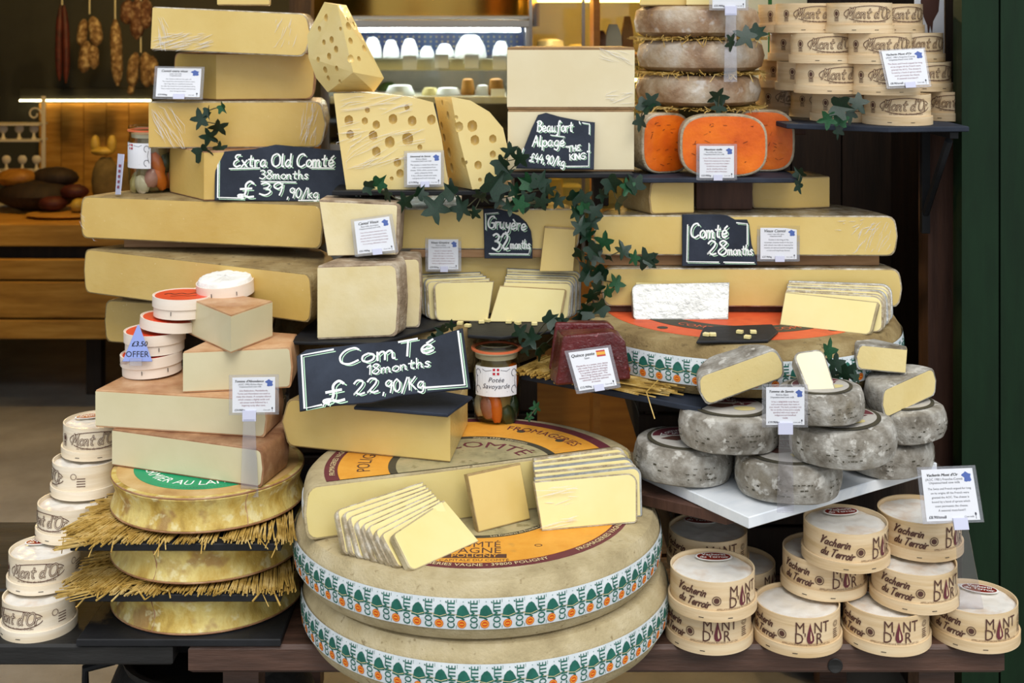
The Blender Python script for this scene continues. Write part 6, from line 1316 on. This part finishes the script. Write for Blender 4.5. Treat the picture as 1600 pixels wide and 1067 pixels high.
hd = obj('hood', MB().lathe([(.40, 0), (.40, .5)], 40, a0=PI, a1=2*PI), 'brass', fz); hd.location = (-.10, .04, 1.497); hd.scale = (1.05, .5, 1)
fb('hood_rim', 'steel', -.655, .058, 4.33, 4.40, 1.493, 1.520)
gl_ = fb('glass_front', 'glass', -.62, .045, 4.34, 4.344, 1.12, 1.49, b=.0005)
dots = MB()
for i in range(29):
    for j in range(4): dots.box(-.60+i*.022, -.60+i*.022+.006, 4.896, 4.8995, 1.40+j*.018, 1.406+j*.018, M=Matrix.Translation(-fz.location))
tag(obj('perforations', dots, 'cream_paper', fz), kind='stuff')
def fresh(label, px, w, h, z, D, m='fresh_white', name='fresh_cheese', cat='cheese', top=.55):
    k = D/F; r = w*k/2; H = h*k
    mb = MB().lathe([(0, 0), (r, 0), (r*1.02, H*.12), (r*.9, H*.5), (r*top, H*.92), (r*top*.6, H), (0, H)], 14)
    tag(obj(name, mb, m, None, ((px-CX)*k, D, z)), label, cat, 'fresh cheeses in the lit display')
z = 1.386
for px, w, h, lab in ((582, 30, 32, 'white fresh cheese at far left of the lit upper shelf'), (611, 26, 28, 'white domed fresh cheese second on the lit upper shelf'), (640, 28, 30, 'white domed fresh cheese third on the lit upper shelf'), (667, 24, 18, 'low white fresh cheese fourth on the lit upper shelf'), (695, 30, 22, 'low white fresh cheese in the middle of the lit upper shelf'), (735, 50, 36, 'largest white fresh cheese heap on the lit upper shelf'), (783, 28, 26, 'white fresh cheese at right of the lit upper shelf')):
    fresh(lab, px, w, h, z, 4.55 if px != 681 else 4.7)
z = 1.256
for px, w, h, m, lab in ((625, 46, 16, 'fresh_white', 'wrapped white cheeses at left of the lower display shelf'), (672, 26, 12, 'paste_slice', 'flat yellow cheese on the lower display shelf'), (700, 40, 12, 'fresh_white', 'flat white cheese on the lower display shelf'), (731, 22, 26, 'golden_bun', 'brown rounded cheese on the lower display shelf'), (754, 22, 16, 'fresh_white', 'small white round cheese on the lower display shelf'), (775, 26, 26, 'golden_bun', 'golden brown cheese at right of the lower display shelf')):
    fresh(lab, px, w, h, z, 4.50, m, top=.75)
fresh('dark green salad leaves at left in the lit display', 607, 34, 14, 1.256, 4.78, 'lettuce', 'salad', 'salad')
for px, y, lab in ((640, 98, 'small white tag at left on the lit shelf edge'), (690, 96, 'small white tag in the middle of the lit shelf edge'), (737, 96, 'small white tag right of the middle on the lit shelf edge'), (781, 98, 'small white tag at right on the lit shelf edge'), (778, 150, 'small white tag on the lower display shelf edge')):
    D = 4.395; slab('shelf_tag', lab, 'tag', [at(px-11, y+11, D), at(px+11, y+11, D), at(px+11, y-11, D), at(px-11, y-11, D)], .003, 'card_white', group='white tags on the lit display')
# glass case and shelf at the right of the fridge
gc = TH('glass_case', 'tall lit glass case with cheeses in the background', 'cabinet', (.30, 4.75, 0))
def gb(name, m, *a, b=.002): return lb(name, m, *a, gc, b)
gb('base', 'shelf_amber', .06, .56, 4.5, 5.0, 0, .70); gb('back_panel', 'cream_paper', .06, .56, 4.97, 5.0, .70, 1.64); gb('shelf', 'steel', .07, .55, 4.52, 4.969, .80, .81); gb('shelf', 'steel', .07, .55, 4.52, 4.969, 1.36, 1.37)
for x in (.06, .245, .545): gb('post', 'steel', x, x+.012, 4.5, 4.512, .70, 1.62)
gb('light_tube', 'lamp_warm', .08, .54, 4.60, 4.615, 1.585, 1.60); gb('light_tube', 'lamp_warm', .08, .54, 4.60, 4.612, 1.30, 1.31)
gb('top', 'shelf_amber', .05, .57, 4.49, 5.0, 1.641, 1.68); gb('glass_front', 'glass', .075, .545, 4.503, 4.507, .71, 1.61, b=.0005)
for x, zz_, w, h, m, lab in ((.13, .811, 60, 60, 'paste_mid', 'yellow cheese stack low in the lit glass case at left'), (.22, .811, 44, 46, 'paste_slice', 'pale cheese low in the lit glass case at right'), (.14, 1.371, 50, 34, 'fresh_white', 'white cheese in the top of the lit glass case'), (.235, 1.371, 30, 26, 'paste_slice', 'small yellow cheese in the top of the lit glass case')):
    fresh(lab, CX+x*F/4.7, w, h, zz_, 4.7, m, top=.8)
sh = TH('wall_shelf', 'amber wooden shelf with packets behind the ivory blocks', 'shelf', (.37, 4.1, 0))
for x in (.255, .50): lb('side', 'shelf_amber', x, x+.02, 4.0, 4.2, 0, 1.9, sh)
for zq in (.9, 1.19, 1.415, 1.62): lb('shelf_board', 'shelf_amber', .2751, .4999, 4.0, 4.2, zq-.015, zq, sh)
for px, w, h, m, lab in ((938, 22, 34, 'rind_brown', 'brown packet at left on the amber shelf'), (958, 26, 44, 'cream_paper', 'cream triangular packet on the amber shelf'), (980, 18, 56, 'golden_bun', 'tall golden packet on the amber shelf')):
    D = 4.06; k = D/F; x = (px-CX)*k; hh = h*k; ww = w*k/2
    tag(obj('packet', MB().rings([[Vector((-ww, -.03, 0)), Vector((ww, -.03, 0)), Vector((ww, .03, 0)), Vector((-ww, .03, 0))], [Vector((-ww*.9, -.028, hh*.6)), Vector((ww*.9, -.028, hh*.6)), Vector((ww*.9, .028, hh*.6)), Vector((-ww*.9, .028, hh*.6))], [Vector((-ww*.5, -.004, hh)), Vector((ww*.5, -.004, hh)), Vector((ww*.5, .004, hh)), Vector((-ww*.5, .004, hh))]]), m, None, (x, D, 1.4155)), lab, 'packet', 'packets on the amber shelf')
pst = TH('shop_post', 'dark wooden post between sausages and lit display', 'post', (-.69, 4.2, 0)); obj('shaft', MB().box(-.035, .035, -.035, .035, .021, 2.749, b=.004), 'wood_old', pst); obj('foot', MB().box(-.05, .05, -.05, .05, 0, .02, b=.003), 'wood_old', pst)
fn, mp = slab('framed_notice', 'cream notice with green frame behind the round boxes', 'notice', [(.545, 3.035, 1.37), (.70, 3.035, 1.37), (.70, 3.035, 1.66), (.545, 3.035, 1.66)], .004, 'cream_paper')
G2().rect(0, mp.h*.46, mp.w, mp.h*.56).rect(mp.w*.0, 0, mp.w*.06, mp.h).rect(mp.w*.4, 0, mp.w*.46, mp.h).build('frame', 'green_frame', fn, flat(mp, .0006))
ps, mp = slab('paper_poster', 'white poster with dark brown dripping shape by the green boards', 'poster', [(.835, 2.655, 1.32), (.897, 2.655, 1.32), (.897, 2.655, 1.62), (.835, 2.655, 1.62)], .003, 'card_white')
w, h = mp.w, mp.h
G2().poly([(w*.25, h*.9), (w*.2, h*.76), (w*.3, h*.66), (w*.42, h*.60), (w*.46, h*.52), (w*.52, h*.60), (w*.58, h*.54), (w*.62, h*.63), (w*.8, h*.70), (w*.85, h*.82), (w*.8, h*.95)]).build('drip_print', 'text_brown', ps, flat(mp, .0005)); G2().rect(0, 0, w*.9, h*.18).build('footer_print', 'text_brown', ps, flat(mp, .0005))
